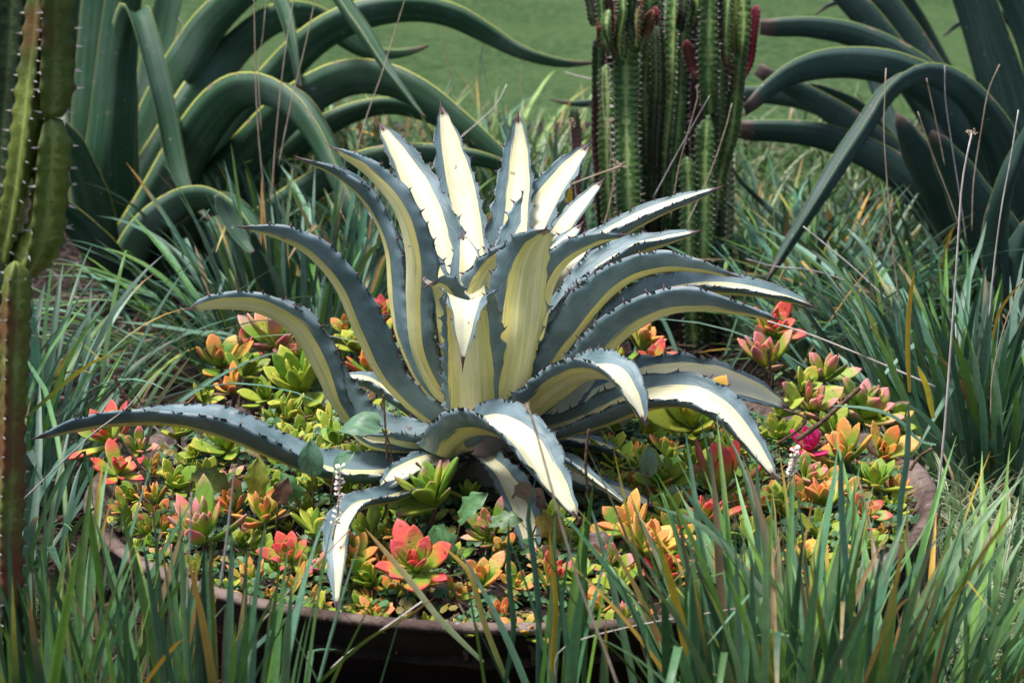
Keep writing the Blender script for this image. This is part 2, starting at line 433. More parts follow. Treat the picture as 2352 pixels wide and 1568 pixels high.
AGW = [(0, 0.95), (0.12, 0.80), (0.35, 0.90), (0.55, 1.0), (0.75, 0.86), (0.88, 0.60), (0.96, 0.31), (1, 0.035)]
STW = [(0, 1.35), (0.2, 1.0), (0.5, 0.95), (0.8, 0.62), (0.95, 0.3), (1, 0.04)]
def fleshy_leaf(name, pts, width, mat, parent, N=70, M_=13, gut=0.55, thick=0.16, az=None, roll=0, prof=AGW,
                teeth=0.0, wav=0.0, seed=0, spine=True, twist=0, gexp=1.2):
    rnd = random.Random(seed)
    pts = catmull(pts, N)
    if az is None:
        d = pts[-1] - pts[0]
        az = atan2(d.y, d.x)
    else: az = radians(az)
    s0 = Vector((-sin(az), cos(az), 0))
    T, S, NN = frame(pts, s0)
    total = sum((b - a).length for a, b in zip(pts, pts[1:]))
    half = width / 2
    # teeth positions
    tl = {1: [], -1: []}
    if teeth:
        for sgn in (1, -1):
            t = 0.05 * rnd.random() + 0.05
            while t < 0.93:
                tl[sgn].append(t)
                t += teeth / total * (0.5 + 1.0 * rnd.random())
    def edge(sgn, t):
        if not teeth: return 1.0
        L = tl[sgn]
        pv, nx = 0.0, 1.0
        for q in L:
            if q <= t: pv = q
            if q > t: nx = q; break
        f = (t - pv) / max(1e-6, nx - pv)
        return 1.0 - 0.17 * sin(pi * f) ** 0.6 * min(1, half / 0.045 + 0.2) * (0.6 + 0.8 * abs(sin(t * 31 + seed)))
    verts, uvs, faces, sidec = [], [], [], []
    ring = []
    us = [-1 + 2 * k / (M_ - 1) for k in range(M_)]
    ph = rnd.random() * 10
    for i in range(N):
        t = i / (N - 1)
        w = half * interp(prof, t)
        r = radians(roll + twist * t)
        s = S[i] * cos(r) + NN[i] * sin(r)
        nn = NN[i] * cos(r) - S[i] * sin(r)
        th = half * thick * 2 * (0.35 + 0.65 * interp(prof, t)) * (1.25 - 0.5 * t)
        if t > 0.97: th *= (1 - t) / 0.03 * 0.8 + 0.2
        g = gut * (0.75 + 0.35 * sin(pi * min(1, t * 1.1)))
        row = []
        for k, u in enumerate(us):
            a = abs(u)
            e = 1.0
            if a > 0.55: e = 1 + (edge(1 if u > 0 else -1, t) - 1) * ((a - 0.55) / 0.45) ** 2
            wv = wav * w * sin(ph + t * 17 + (1.3 if u > 0 else 0)) * max(0, a - 0.4) * 1.6 + wav * 0.5 * w * sin(ph * 2 + t * 41) * max(0, a - 0.6)
            q = pts[i] + s * (u * w * e * cos(0.35 * a)) + nn * (g * w * (a ** gexp) + wv)
            verts.append(q); uvs.append(((u + 1) / 2, t)); sidec.append((0, 0, 0)); row.append(len(verts) - 1)
        for k in range(M_ - 2, 0, -1):
            u = us[k]; a = abs(u)
            top = verts[row[k]]
            q = top - nn * (th * (1 - a ** 1.7) + 0.0008)
            verts.append(q); uvs.append(((u + 1) / 2, t)); sidec.append((1, 1, 1)); row.append(len(verts) - 1)
        ring.append(row)
    R = len(ring[0])
    for i in range(N - 1):
        for k in range(R):
            k2 = (k + 1) % R
            faces.append((ring[i][k], ring[i][k2], ring[i + 1][k2], ring[i + 1][k]))
    faces.append(tuple(ring[-1])); faces.append(tuple(reversed(ring[0])))
    o = mesh_obj(name, verts, faces, mat, parent, uvs=uvs, cols=sidec)
    if teeth:
        sv, sf = [], []
        for sgn in (1, -1):
            for t in tl[sgn]:
                i = min(N - 2, int(t * (N - 1)))
                k = M_ - 1 if sgn > 0 else 0
                f = t * (N - 1) - i
                b = verts[ring[i][k]].lerp(verts[ring[i + 1][k]], f)
                k2 = M_ - 2 if sgn > 0 else 1
                out = (verts[ring[i][k]] - verts[ring[i][k2]]).normalized()
                tt = T[i]
                hgt = 0.0085 * (0.7 + 0.6 * rnd.random()) * (0.6 + 0.5 * interp(prof, t))
                d = (out + tt * rnd.uniform(-0.2, 0.9)).normalized()
                bb = b - out * 0.0015
                nrm = d.cross(tt).normalized()
                base = [bb + tt * 0.0024, bb + nrm * 0.0010, bb - tt * 0.0024, bb - nrm * 0.0010]
                j = len(sv)
                sv += base + [bb + d * hgt * 0.55 + tt * 0.0003, bb + d * hgt]
                m4 = bb + d * hgt * 0.5
                sv[j + 4] = m4
                for a_, b_ in ((0, 1), (1, 2), (2, 3), (3, 0)):
                    sf.append((j + a_, j + b_, j + 5))
        mesh_obj('marginal_spines', sv, sf, M['spine'], o, kind='stuff')
        if spine:
            tv, tf = [], []
            b = pts[-2]; d = T[-1]
            s_, n_ = S[-1], NN[-1]
            L = 0.022
            for j in range(6):
                a = j * pi / 3
                tv.append(b - d * 0.006 + (s_ * cos(a) + n_ * sin(a)) * 0.0028)
            for j in range(6):
                a = j * pi / 3
                tv.append(b + d * L * 0.4 + (s_ * cos(a) + n_ * sin(a)) * 0.0014)
            tv.append(b + d * L)
            for j in range(6):
                tf.append((j, (j + 1) % 6, 6 + (j + 1) % 6, 6 + j)); tf.append((6 + j, 6 + (j + 1) % 6, 12))
            mesh_obj('tip_spine', tv, tf, M['spine'], o)
    return o

# ------------------------------------------------------------------ ground
def grid(name, x0, x1, y0, y1, nx, ny, z, mat, amp=0, sc_=1, kind='structure'):
    v, f = [], []
    for j in range(ny + 1):
        for i in range(nx + 1):
            x = x0 + (x1 - x0) * i / nx; y = y0 + (y1 - y0) * j / ny
            v.append((x, y, z + (amp * noise.fractal(Vector((x * sc_, y * sc_, 0.3)), 1.0, 2.0, 4) if amp else 0)))
    for j in range(ny):
        for i in range(nx):
            a = j * (nx + 1) + i
            f.append((a, a + 1, a + nx + 2, a + nx + 1))
    return mesh_obj(name, v, f, mat, kind=kind)

def mat_lawn():
    m, nt, n, l, p = newmat('lawn_green')
    tc = nd(n, 'ShaderNodeTexCoord')
    a = noise_(n, l, tc.outputs['Object'], 1.2, 4, 0.6)
    b = noise_(n, l, tc.outputs['Object'], 25, 5, 0.7)
    col = mixc(n, l, sstep(n, l, a, 0.35, 0.65), (0.026, 0.056, 0.020), (0.050, 0.088, 0.032))
    col = mixc(n, l, sstep(n, l, b, 0.4, 0.62), col, (0.070, 0.112, 0.046))
    l.new(col, p.inputs['Base Color']); p.inputs['Roughness'].default_value = 0.8
    p.inputs['Specular IOR Level'].default_value = 0.03
    bump_(n, l, b, 0.5, 0.015, p)
    return m
M['lawn'] = mat_lawn()
grid('ground', -60, 60, -5, 120, 24, 25, -0.012, M['lawn'])
grid('planting_bed', -3.2, 3.2, 2.0, 10.4, 128, 168, 0.0, M['soil'], 0.022, 5)

def build_mulch():
    rnd = random.Random(9)
    v, f, c = [], [], []
    def chip(x, y, z, L, w, az, el, col):
        d = Vector((cos(az) * cos(el), sin(az) * cos(el), sin(el)))
        s = Vector((-sin(az), cos(az), rnd.uniform(-.4, .4))).normalized() * w
        n_ = d.cross(s).normalized() * w * 0.5
        p0 = Vector((x, y, z)); p1 = p0 + d * L * 0.5 + Vector((0, 0, rnd.uniform(-.1, .15) * L)); p2 = p0 + d * L
        k = len(v)
        for p in (p0, p1, p2): v.extend([p + s, p - s, p + n_])
        for q in (0, 3):
            for a, b in ((0, 1), (1, 2), (2, 0)):
                f.append((k + q + a, k + q + b, k + q + 3 + b, k + q + 3 + a))
        c.extend([col] * 9)
    for i in range(15000):
        y = rnd.uniform(3.9, 8.3); x = rnd.uniform(-0.25, 0.25) * y
        if (x + 0.0) ** 2 + (y - 4.79) ** 2 < 0.5: continue
        g = rnd.random()
        if rnd.random() < 0.85: col = (0.020 + 0.035 * g, 0.010 + 0.018 * g, 0.008 + 0.011 * g)
        elif rnd.random() < 0.7: col = (0.09 + 0.08 * g, 0.05 + 0.05 * g, 0.03 + 0.03 * g)
        else: col = (0.14 + 0.08 * g, 0.10 + 0.06 * g, 0.07 + 0.04 * g)
        chip(x, y, rnd.uniform(0.0, 0.035), rnd.uniform(0.02, 0.11), rnd.uniform(0.0012, 0.0045), rnd.random() * 6.28, rnd.uniform(-0.2, 0.45), col)
    o = mesh_obj('leaf_litter', v, f, M['blade'], smooth=False, cols=c, kind='stuff')
    tag(o, 'dark brown litter of dead needles and bark on the bed soil', 'mulch')
build_mulch()

# ------------------------------------------------------------------ bowl
BC = Vector((0.0, 4.79, 0.0))
RIM = 0.741
def msurf(r): return 0.325 - 0.058 * (r / 0.66) ** 2
def lathe(name, prof, mat, parent, seg=160, wob=0.0):
    v, f = [], []
    for j, (r, z) in enumerate(prof):
        for i in range(seg):
            a = 2 * pi * i / seg
            q = noise.noise(Vector((cos(a) * 2.5, sin(a) * 2.5, z * 9))) * wob
            v.append((BC.x + (r + q) * cos(a), BC.y + (r + q) * sin(a), z + q * 0.5))
    for j in range(len(prof) - 1):
        for i in range(seg):
            i2 = (i + 1) % seg
            f.append((j * seg + i, j * seg + i2, (j + 1) * seg + i2, (j + 1) * seg + i))
    return mesh_obj(name, v, f, mat, parent)
bowl = empty('planter_bowl', BC, 'wide shallow brown clay bowl planted with the striped agave and succulents', 'planter')
lathe('bowl_wall', [(0.26, 0.0), (0.30, 0.012), (0.46, 0.075), (0.60, 0.150), (0.695, 0.220), (0.722, 0.268), (0.7262, 0.2855)], M['clay_shaded'], bowl, wob=0.004)
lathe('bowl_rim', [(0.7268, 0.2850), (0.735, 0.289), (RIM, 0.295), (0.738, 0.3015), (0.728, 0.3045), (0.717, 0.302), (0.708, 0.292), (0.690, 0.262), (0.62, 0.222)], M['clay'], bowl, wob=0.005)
def build_bowl_soil():
    v, f = [], []
    seg, rr = 96, 26
    for j in range(rr + 1):
        r = 0.72 * j / rr
        for i in range(seg):
            a = 2 * pi * i / seg
            x, y = r * cos(a), r * sin(a)
            z = msurf(r) + 0.012 * noise.fractal(Vector((x * 14, y * 14, 1)), 1, 2, 3)
            if r > 0.68: z -= (r - 0.68) * 0.6
            v.append((BC.x + x, BC.y + y, z))
    for j in range(rr):
        for i in range(seg):
            i2 = (i + 1) % seg
            f.append((j * seg + i, j * seg + i2, (j + 1) * seg + i2, (j + 1) * seg + i))
    mesh_obj('bowl_soil', v, f, M['soil'], bowl)
build_bowl_soil()

# ------------------------------------------------------------------ the striped agave
AG = empty('variegated_agave', P(1095, 985, 4.72), 'large blue agave with cream striped arching toothed leaves growing in the bowl', 'agave')
#  points (u, v, Y) from base to tip, width in picture units, options
AGL = [
 # back, upright
 ([(1075, 930, 4.76), (1072, 780, 4.84), (1070, 620, 4.92), (1055, 470, 5.00), (1030, 340, 5.06), (1013, 245, 5.10)], 108, dict(az=97, gut=0.30)),
 ([(1130, 930, 4.76), (1148, 760, 4.86), (1168, 580, 4.95), (1184, 440, 5.02), (1189, 340, 5.06), (1190, 262, 5.08)], 104, dict(az=78, gut=0.40)),
 ([(1050, 930, 4.75), (1040, 780, 4.80), (1022, 640, 4.86), (985, 500, 4.93), (930, 380, 5.0), (872, 285, 5.05)], 112, dict(az=128, gut=0.45, roll=-16)),
 ([(1035, 930, 4.76), (1010, 760, 4.88), (990, 600, 4.98), (950, 480, 5.05), (905, 412, 5.08)], 72, dict(az=130, gut=0.4)),
 ([(1145, 930, 4.76), (1165, 760, 4.84), (1195, 600, 4.92), (1245, 480, 5.0), (1305, 390, 5.04), (1352, 332, 5.06)], 118, dict(az=50, gut=0.45, roll=14)),
 ([(1150, 930, 4.78), (1195, 760, 4.90), (1245, 620, 5.0), (1300, 520, 5.08), (1350, 455, 5.12), (1385, 414, 5.14)], 86, dict(az=55, gut=0.35)),
 ([(1100, 930, 4.78), (1105, 800, 4.9), (1110, 700, 4.98), (1120, 600, 5.02), (1135, 520, 5.05)], 90, dict(az=88, gut=0.35)),
 # right side
 ([(1170, 930, 4.76), (1210, 800, 4.82), (1290, 660, 4.90), (1390, 560, 4.96), (1500, 495, 5.0), (1590, 458, 5.02), (1652, 431, 5.03)], 104, dict(az=25, gut=0.50, roll=10)),
 ([(1165, 920, 4.70), (1215, 840, 4.70), (1245, 740, 4.70), (1262, 660, 4.70), (1300, 598, 4.70), (1370, 556, 4.70), (1436, 540, 4.70)], 92, dict(az=-22, gut=0.60)),
 ([(1180, 935, 4.72), (1230, 850, 4.74), (1290, 745, 4.77), (1360, 650, 4.80), (1440, 590, 4.82), (1530, 555, 4.83), (1603, 532, 4.84)], 112, dict(az=2, gut=0.58, auto=False, roll=6)),
 ([(1185, 950, 4.70), (1235, 880, 4.68), (1300, 790, 4.66), (1370, 700, 4.64), (1440, 640, 4.63), (1520, 615, 4.62), (1610, 618, 4.60), (1690, 634, 4.58)], 104, dict(az=-12, gut=0.70)),
 ([(1190, 955, 4.76), (1290, 870, 4.84), (1400, 770, 4.92), (1500, 700, 4.97), (1600, 668, 5.0), (1700, 668, 5.0), (1800, 685, 5.0), (1872, 706, 5.0)], 118, dict(az=6, gut=0.50, auto=False, roll=8)),
 ([(1195, 970, 4.68), (1290, 900, 4.62), (1370, 828, 4.58), (1440, 758, 4.55), (1530, 712, 4.53), (1620, 704, 4.52), (1710, 717, 4.50), (1785, 733, 4.48)], 112, dict(az=-14, gut=0.70)),
 ([(1180, 945, 4.75), (1250, 820, 4.82), (1330, 700, 4.9), (1420, 610, 4.96), (1490, 572, 4.99)], 80, dict(az=15, gut=0.55)),
 ([(1180, 985, 4.80), (1290, 960, 4.88), (1400, 925, 4.95), (1500, 892, 5.0), (1600, 880, 5.02), (1710, 898, 5.02), (1812, 938, 5.02)], 140, dict(az=8, gut=0.40, roll=30)),
 ([(1190, 1010, 4.70), (1290, 992, 4.62), (1400, 960, 4.56), (1500, 925, 4.52), (1590, 925, 4.48), (1670, 970, 4.45), (1735, 1040, 4.42), (1783, 1100, 4.40)], 138, dict(az=-14, gut=0.52, auto=False, roll=4, twist=14)),
 ([(1175, 985, 4.66), (1230, 940, 4.56), (1290, 888, 4.50), (1350, 858, 4.46), (1405, 862, 4.43), (1445, 905, 4.40), (1480, 972, 4.38)], 140, dict(az=-36, gut=0.55, auto=False, band=1.04)),
 ([(1185, 1010, 4.78), (1250, 985, 4.82), (1310, 940, 4.86), (1350, 890, 4.88), (1380, 845, 4.90)], 92, dict(az=25, gut=0.35)),
 ([(1165, 1040, 4.68), (1260, 1082, 4.60), (1350, 1120, 4.54), (1430, 1140, 4.50), (1500, 1162, 4.46)], 84, dict(az=-28, gut=0.45)),
 ([(1180, 1015, 4.74), (1300, 1020, 4.76), (1400, 1040, 4.76), (1480, 1090, 4.76)], 70, dict(az=0, gut=0.45)),
 ([(1170, 1040, 4.66), (1290, 1060, 4.50), (1370, 1110, 4.42), (1440, 1160, 4.38)], 56, dict(az=-30, gut=0.5)),
 # left side
 ([(1045, 925, 4.74), (1000, 890, 4.72), (958, 800, 4.70), (946, 690, 4.69), (944, 580, 4.68), (915, 480, 4.68), (850, 400, 4.70), (762, 338, 4.72)], 110, dict(az=186, gut=0.52, roll=8)),
 ([(1040, 930, 4.78), (975, 880, 4.82), (925, 780, 4.85), (905, 680, 4.87), (895, 570, 4.88), (850, 470, 4.9), (775, 400, 4.9), (690, 364, 4.9)], 100, dict(az=165, gut=0.5)),
 ([(1035, 985, 4.68), (960, 940, 4.62), (880, 860, 4.58), (828, 760, 4.56), (780, 655, 4.55), (715, 580, 4.55), (635, 538, 4.55), (552, 521, 4.55)], 118, dict(az=192, gut=0.56)),
 ([(1025, 1020, 4.74), (920, 1010, 4.74), (830, 985, 4.73), (775, 920, 4.72), (735, 840, 4.71), (680, 755, 4.70), (600, 708, 4.69), (510, 700, 4.69), (432, 711, 4.69)], 138, dict(az=180, gut=0.55, auto=False, roll=-26, twist=58)),
 ([(1030, 1040, 4.66), (900, 1085, 4.56), (770, 1085, 4.53), (640, 1040, 4.52), (520, 990, 4.52), (400, 962, 4.53), (270, 965, 4.54), (170, 982, 4.55), (80, 1006, 4.56)], 156, dict(az=182, gut=0.36, auto=False, roll=-14, twist=34, band=0.78)),
 ([(1030, 1015, 4.70), (940, 1030, 4.62), (850, 1020, 4.58), (790, 975, 4.56)], 76, dict(az=195, gut=0.4)),
 ([(1040, 1010, 4.64), (960, 1022, 4.58), (890, 1010, 4.55), (835, 998, 4.53)], 60, dict(az=200, gut=0.6)),
 ([(1060, 1060, 4.62), (980, 1110, 4.46), (900, 1145, 4.38), (820, 1165, 4.30), (782, 1220, 4.24), (778, 1300, 4.18), (773, 1400, 4.14)], 84, dict(az=225, gut=0.45, band=0.94)),
 # front
 ([(1095, 975, 4.66), (1092, 870, 4.60), (1084, 770, 4.565), (1078, 705, 4.54), (1074, 690, 4.50), (1070, 720, 4.465), (1066, 775, 4.445), (1063, 835, 4.435)], 158, dict(az=-90, gut=0.34, band=1.10, prof=[(0, 1.0), (0.3, 1.0), (0.5, 0.88), (0.62, 0.80), (0.7, 0.72), (0.85, 0.36), (1, 0.03)])),
 ([(1140, 960, 4.68), (1172, 880, 4.62), (1190, 780, 4.60), (1200, 690, 4.60), (1212, 610, 4.59), (1228, 562, 4.57), (1253, 526, 4.53)], 150, dict(az=-66, gut=0.50, band=1.14)),
 ([(1110, 950, 4.74), (1105, 830, 4.76), (1112, 720, 4.78), (1140, 630, 4.78), (1190, 570, 4.76), (1235, 548, 4.74)], 120, dict(az=-35, gut=0.5)),
 ([(1060, 950, 4.70), (1045, 850, 4.68), (1032, 760, 4.66), (1026, 700, 4.64), (1018, 668, 4.60), (1000, 650, 4.57), (985, 655, 4.56)], 104, dict(az=240, gut=0.55, prof=[(0, 1), (0.4, 1.0), (0.7, 0.85), (0.9, 0.7), (1, 0.4)])),
 ([(1070, 1010, 4.62), (1035, 1035, 4.54), (1040, 1015, 4.48), (1080, 985, 4.44), (1140, 985, 4.40), (1195, 1020, 4.36), (1250, 1095, 4.32), (1325, 1188, 4.28)], 146, dict(az=-46, gut=0.55, auto=False)),
 ([(1110, 1050, 4.60), (1150, 1090, 4.50), (1185, 1150, 4.42), (1210, 1220, 4.36), (1222, 1300, 4.31)], 84, dict(az=-78, gut=0.45, band=0.95)),
 ([(1040, 1040, 4.62), (990, 1065, 4.52), (930, 1090, 4.45), (870, 1130, 4.40)], 100, dict(az=215, gut=0.3)),
 # inner leaves filling the crown
 ([(1160, 930, 4.80), (1230, 780, 4.90), (1300, 680, 4.98), (1360, 620, 5.02), (1445, 578, 5.05)], 88, dict(az=30, gut=0.35)),
 ([(1095, 940, 4.72), (1082, 820, 4.73), (1076, 700, 4.76), (1070, 600, 4.80), (1062, 540, 4.84)], 96, dict(az=98, gut=0.35)),
 ([(1150, 940, 4.75), (1190, 800, 4.80), (1228, 680, 4.86), (1275, 590, 4.90), (1335, 515, 4.94)], 86, dict(az=45, gut=0.40, roll=10)),
 ([(1040, 940, 4.80), (1000, 800, 4.86), (960, 680, 4.92), (905, 560, 4.96), (842, 478, 5.0)], 84, dict(az=150, gut=0.40)),
 ([(1035, 990, 4.80), (960, 955, 4.86), (885, 905, 4.90), (820, 872, 4.92), (762, 868, 4.94)], 92, dict(az=172, gut=0.40, band=0.85)),
 ([(1190, 960, 4.82), (1270, 880, 4.88), (1335, 790, 4.92), (1378, 690, 4.94)], 92, dict(az=22, gut=0.40, band=0.85)),
 ([(1180, 950, 4.72), (1240, 830, 4.73), (1300, 720, 4.76), (1375, 640, 4.79), (1470, 598, 4.82)], 84, dict(az=5, gut=0.55)),
 ([(1060, 930, 4.74), (1040, 800, 4.76), (1015, 690, 4.80), (975, 590, 4.84), (940, 520, 4.88)], 82, dict(az=140, gut=0.45)),
]
for i, (pp, w, kw) in enumerate(AGL):
    rr = random.Random(100 + i)
    pts = [P(*q) for q in pp]
    wm = w * 1.22 * mpp(sum(q[2] for q in pp) / len(pp))
    kw = dict(kw); ca = cos(radians(kw['az']))
    auto = kw.pop('auto', True); band = kw.pop('band', 1.0)
    kw['roll'] = kw.get('roll', 0) + (-16 * ca if kw.get('gut', .5) >= 0.5 and auto else 0)
    lf = fleshy_leaf('leaf', pts, wm, M['agave'], AG, N=84, M_=15, thick=0.10, teeth=0.034, wav=0.07, seed=i, **kw)
    lf.color = (1, 1, 1, band)
# short woody stem under the rosette
def tube(name, pts, r, mat, parent=None, seg=8, n=12, rprof=None, origin=None, kind=None):
    pts = catmull(pts, n)
    T, S, NN = frame(pts, Vector((0.95, 0.3, 0.05)))
    v, f = [], []
    for i in range(n):
        rr = r * (interp(rprof, i / (n - 1)) if rprof else 1)
        for k in range(seg):
            a = 2 * pi * k / seg
            v.append(pts[i] + (S[i] * cos(a) + NN[i] * sin(a)) * rr)
    for i in range(n - 1):
        for k in range(seg):
            k2 = (k + 1) % seg
            f.append((i * seg + k, i * seg + k2, (i + 1) * seg + k2, (i + 1) * seg + k))
    f.append(tuple(range(seg))[::-1]); f.append(tuple(range((n - 1) * seg, n * seg)))
    return mesh_obj(name, v, f, mat, parent, origin=origin, kind=kind)
tube('stem', [P(1120, 1150, 4.66), P(1110, 1050, 4.68), P(1108, 960, 4.70), P(1105, 900, 4.72)], 0.062, M['agave'], AG, 14, 10)

# ------------------------------------------------------------------ green agaves behind
def green_agave(name, base, label, leaves, mat, Yd, seed):
    root = empty(name, base, label, 'agave')
    for i, L in enumerate(leaves):
        pp, w = L[0], L[1]
        kw = dict(L[2]) if len(L) > 2 else {}
        pts = [P(*q) for q in pp]
        wm = w * (1.5 if mat is M['green_left'] else 1.5) * mpp(sum(q[2] for q in pp) / len(pp))
        kw['roll'] = kw.get('roll', 0) - (24 if mat is M['green_left'] else 38) * cos(radians(kw['az'])); kw['gexp'] = 1.75; kw.setdefault('gut', 0.6); kw.setdefault('prof', STW); kw.setdefault('thick', 0.2)
        fleshy_leaf('leaf', pts, wm, mat, root, N=46, M_=11, seed=seed + i, wav=0.02, **kw)
    return root
Y1 = 8.3
LA = [
 ([(235, 600, 8.3), (222, 440, 8.25), (222, 280, 8.2), (232, 120, 8.2), (245, -60, 8.2)], 92, dict(az=-80, gut=0.5, prof=[(0, 1), (1, 0.8)])),
 ([(265, 600, 8.2), (262, 430, 8.05), (268, 270, 7.95), (284, 110, 7.9), (304, 28, 7.82), (324, 62, 7.76), (352, 160, 7.7), (378, 265, 7.66), (396, 360, 7.62), (420, 430, 7.58), (458, 482, 7.54), (496, 516, 7.5)], 92, dict(az=-70, gut=0.6, prof=[(0, 1.2), (0.35, 0.8), (0.46, 0.5), (0.6, 0.42), (0.85, 0.38), (1, 0.05)])),
 ([(300, 590, 8.4), (330, 430, 8.4), (385, 280, 8.4), (440, 160, 8.4), (500, 60, 8.4), (590, -30, 8.4)], 84, dict(az=-40, gut=0.6, prof=[(0, 1.2), (1, 0.8)])),
 ([(300, 580, 8.2), (350, 440, 8.3), (430, 290, 8.4), (520, 150, 8.5), (600, 70, 8.5), (670, 42, 8.55), (740, 55, 8.6), (800, 98, 8.6), (850, 122, 8.6), (910, 122, 8.6), (985, 105, 8.6)], 128, dict(az=20, gut=0.4, roll=-12, prof=[(0, 1.2), (0.3, 0.9), (0.6, 0.6), (0.8, 0.35), (1, 0.04)])),
 ([(310, 620, 8.0), (390, 480, 7.85), (470, 330, 7.7), (540, 240, 7.6), (600, 218, 7.5), (665, 245, 7.4), (725, 320, 7.3), (770, 410, 7.2), (820, 510, 7.1), (890, 625, 7.0)], 84, dict(az=-25, gut=0.7, prof=[(0, 1.4), (0.4, 1.0), (0.6, 0.85), (0.8, 0.6), (1, 0.4)])),
 ([(330, 610, 8.2), (430, 470, 8.2), (540, 330, 8.2), (640, 200, 8.2), (730, 105, 8.2), (830, 50, 8.2), (940, 32, 8.2), (1030, 45, 8.2), (1110, 82, 8.2), (1190, 122, 8.2), (1280, 145, 8.2), (1362, 146, 8.2)], 76, dict(az=5, gut=0.65, prof=[(0, 1.3), (0.5, 1.0), (0.75, 0.75), (0.92, 0.35), (1, 0.1)])),
 ([(340, 640, 7.9), (460, 500, 7.85), (580, 370, 7.8), (680, 265, 7.75), (790, 200, 7.7), (880, 196, 7.65), (970, 232, 7.6), (1060, 300, 7.55), (1150, 372, 7.5), (1230, 430, 7.45), (1330, 500, 7.4)], 84, dict(az=-8, gut=0.65, prof=[(0, 1.3), (0.5, 1.0), (0.75, 0.8), (1, 0.4)])),
 ([(350, 650, 8.0), (500, 520, 8.0), (620, 410, 8.0), (720, 320, 8.0), (810, 268, 8.0), (900, 250, 8.0), (990, 275, 8.0), (1080, 330, 8.0)], 66, dict(az=3, gut=0.65)),
 ([(380, 690, 7.6), (520, 590, 7.55), (640, 500, 7.5), (760, 420, 7.45), (880, 372, 7.4), (1000, 360, 7.4), (1110, 372, 7.4), (1210, 405, 7.4), (1290, 450, 7.4)], 66, dict(az=-6, gut=0.65)),
 ([(560, -120, 8.1), (610, -40, 7.9), (645, 20, 7.8), (670, 110, 7.7), (687, 205, 7.65)], 36, dict(az=-60, gut=0.5, prof=[(0, 1), (0.5, 0.9), (1, 0.3)])),
 ([(700, -100, 7.7), (760, -30, 7.6), (805, 40, 7.5), (850, 105, 7.4), (900, 175, 7.3), (945, 232, 7.25), (978, 270, 7.2)], 42, dict(az=-40, gut=0.5, prof=[(0, 1), (0.5, 0.9), (0.85, 0.4), (1, 0.05)])),
 ([(205, 560, 8.6), (196, 380, 8.65), (190, 200, 8.7), (188, 60, 8.7), (192, -50, 8.7)], 62, dict(az=100, gut=0.3, prof=[(0, 1), (1, 0.8)])),
 ([(225, 620, 8.0), (205, 500, 7.9), (180, 400, 7.85), (150, 310, 7.8), (110, 260, 7.75)], 84, dict(az=200, gut=0.5)),
 ([(290, 600, 8.5), (325, 420, 8.6), (350, 240, 8.65), (375, 90, 8.7), (400, -40, 8.7)], 74, dict(az=70, gut=0.4, prof=[(0, 1.1), (1, 0.7)])),
 ([(290, 640, 7.6), (350, 540, 7.4), (420, 480, 7.3), (490, 462, 7.2), (550, 490, 7.1), (600, 560, 7.0)], 64, dict(az=-30, gut=0.6, prof=[(0, 1.2), (0.6, 1), (1, 0.6)])),
 ([(330, 540, 8.7), (390, 330, 8.8), (430, 200, 8.85), (462, 118, 8.9), (492, 84, 8.9), (516, 104, 8.9)], 48, dict(az=30, gut=0.4)),
 ([(280, 660, 7.5), (200, 560, 7.3), (130, 480, 7.2), (60, 420, 7.1)], 84, dict(az=200, gut=0.5)),
 ([(250, 640, 8.0), (245, 500, 7.95), (250, 350, 7.9), (262, 200, 7.9), (275, 60, 7.9), (290, -60, 7.9)], 80, dict(az=-85, gut=0.45, prof=[(0, 1.2), (1, 0.7)])),
 ([(320, 680, 7.7), (420, 560, 7.5), (470, 520, 7.4), (540, 640, 7.2), (600, 760, 7.0)], 70, dict(az=-35, gut=0.5)),
]
green_agave('green_agave', P(280, 640, 8.1), 'giant green agave with curling leaves edged in yellow at the upper left', LA, M['green_left'], Y1, 300)
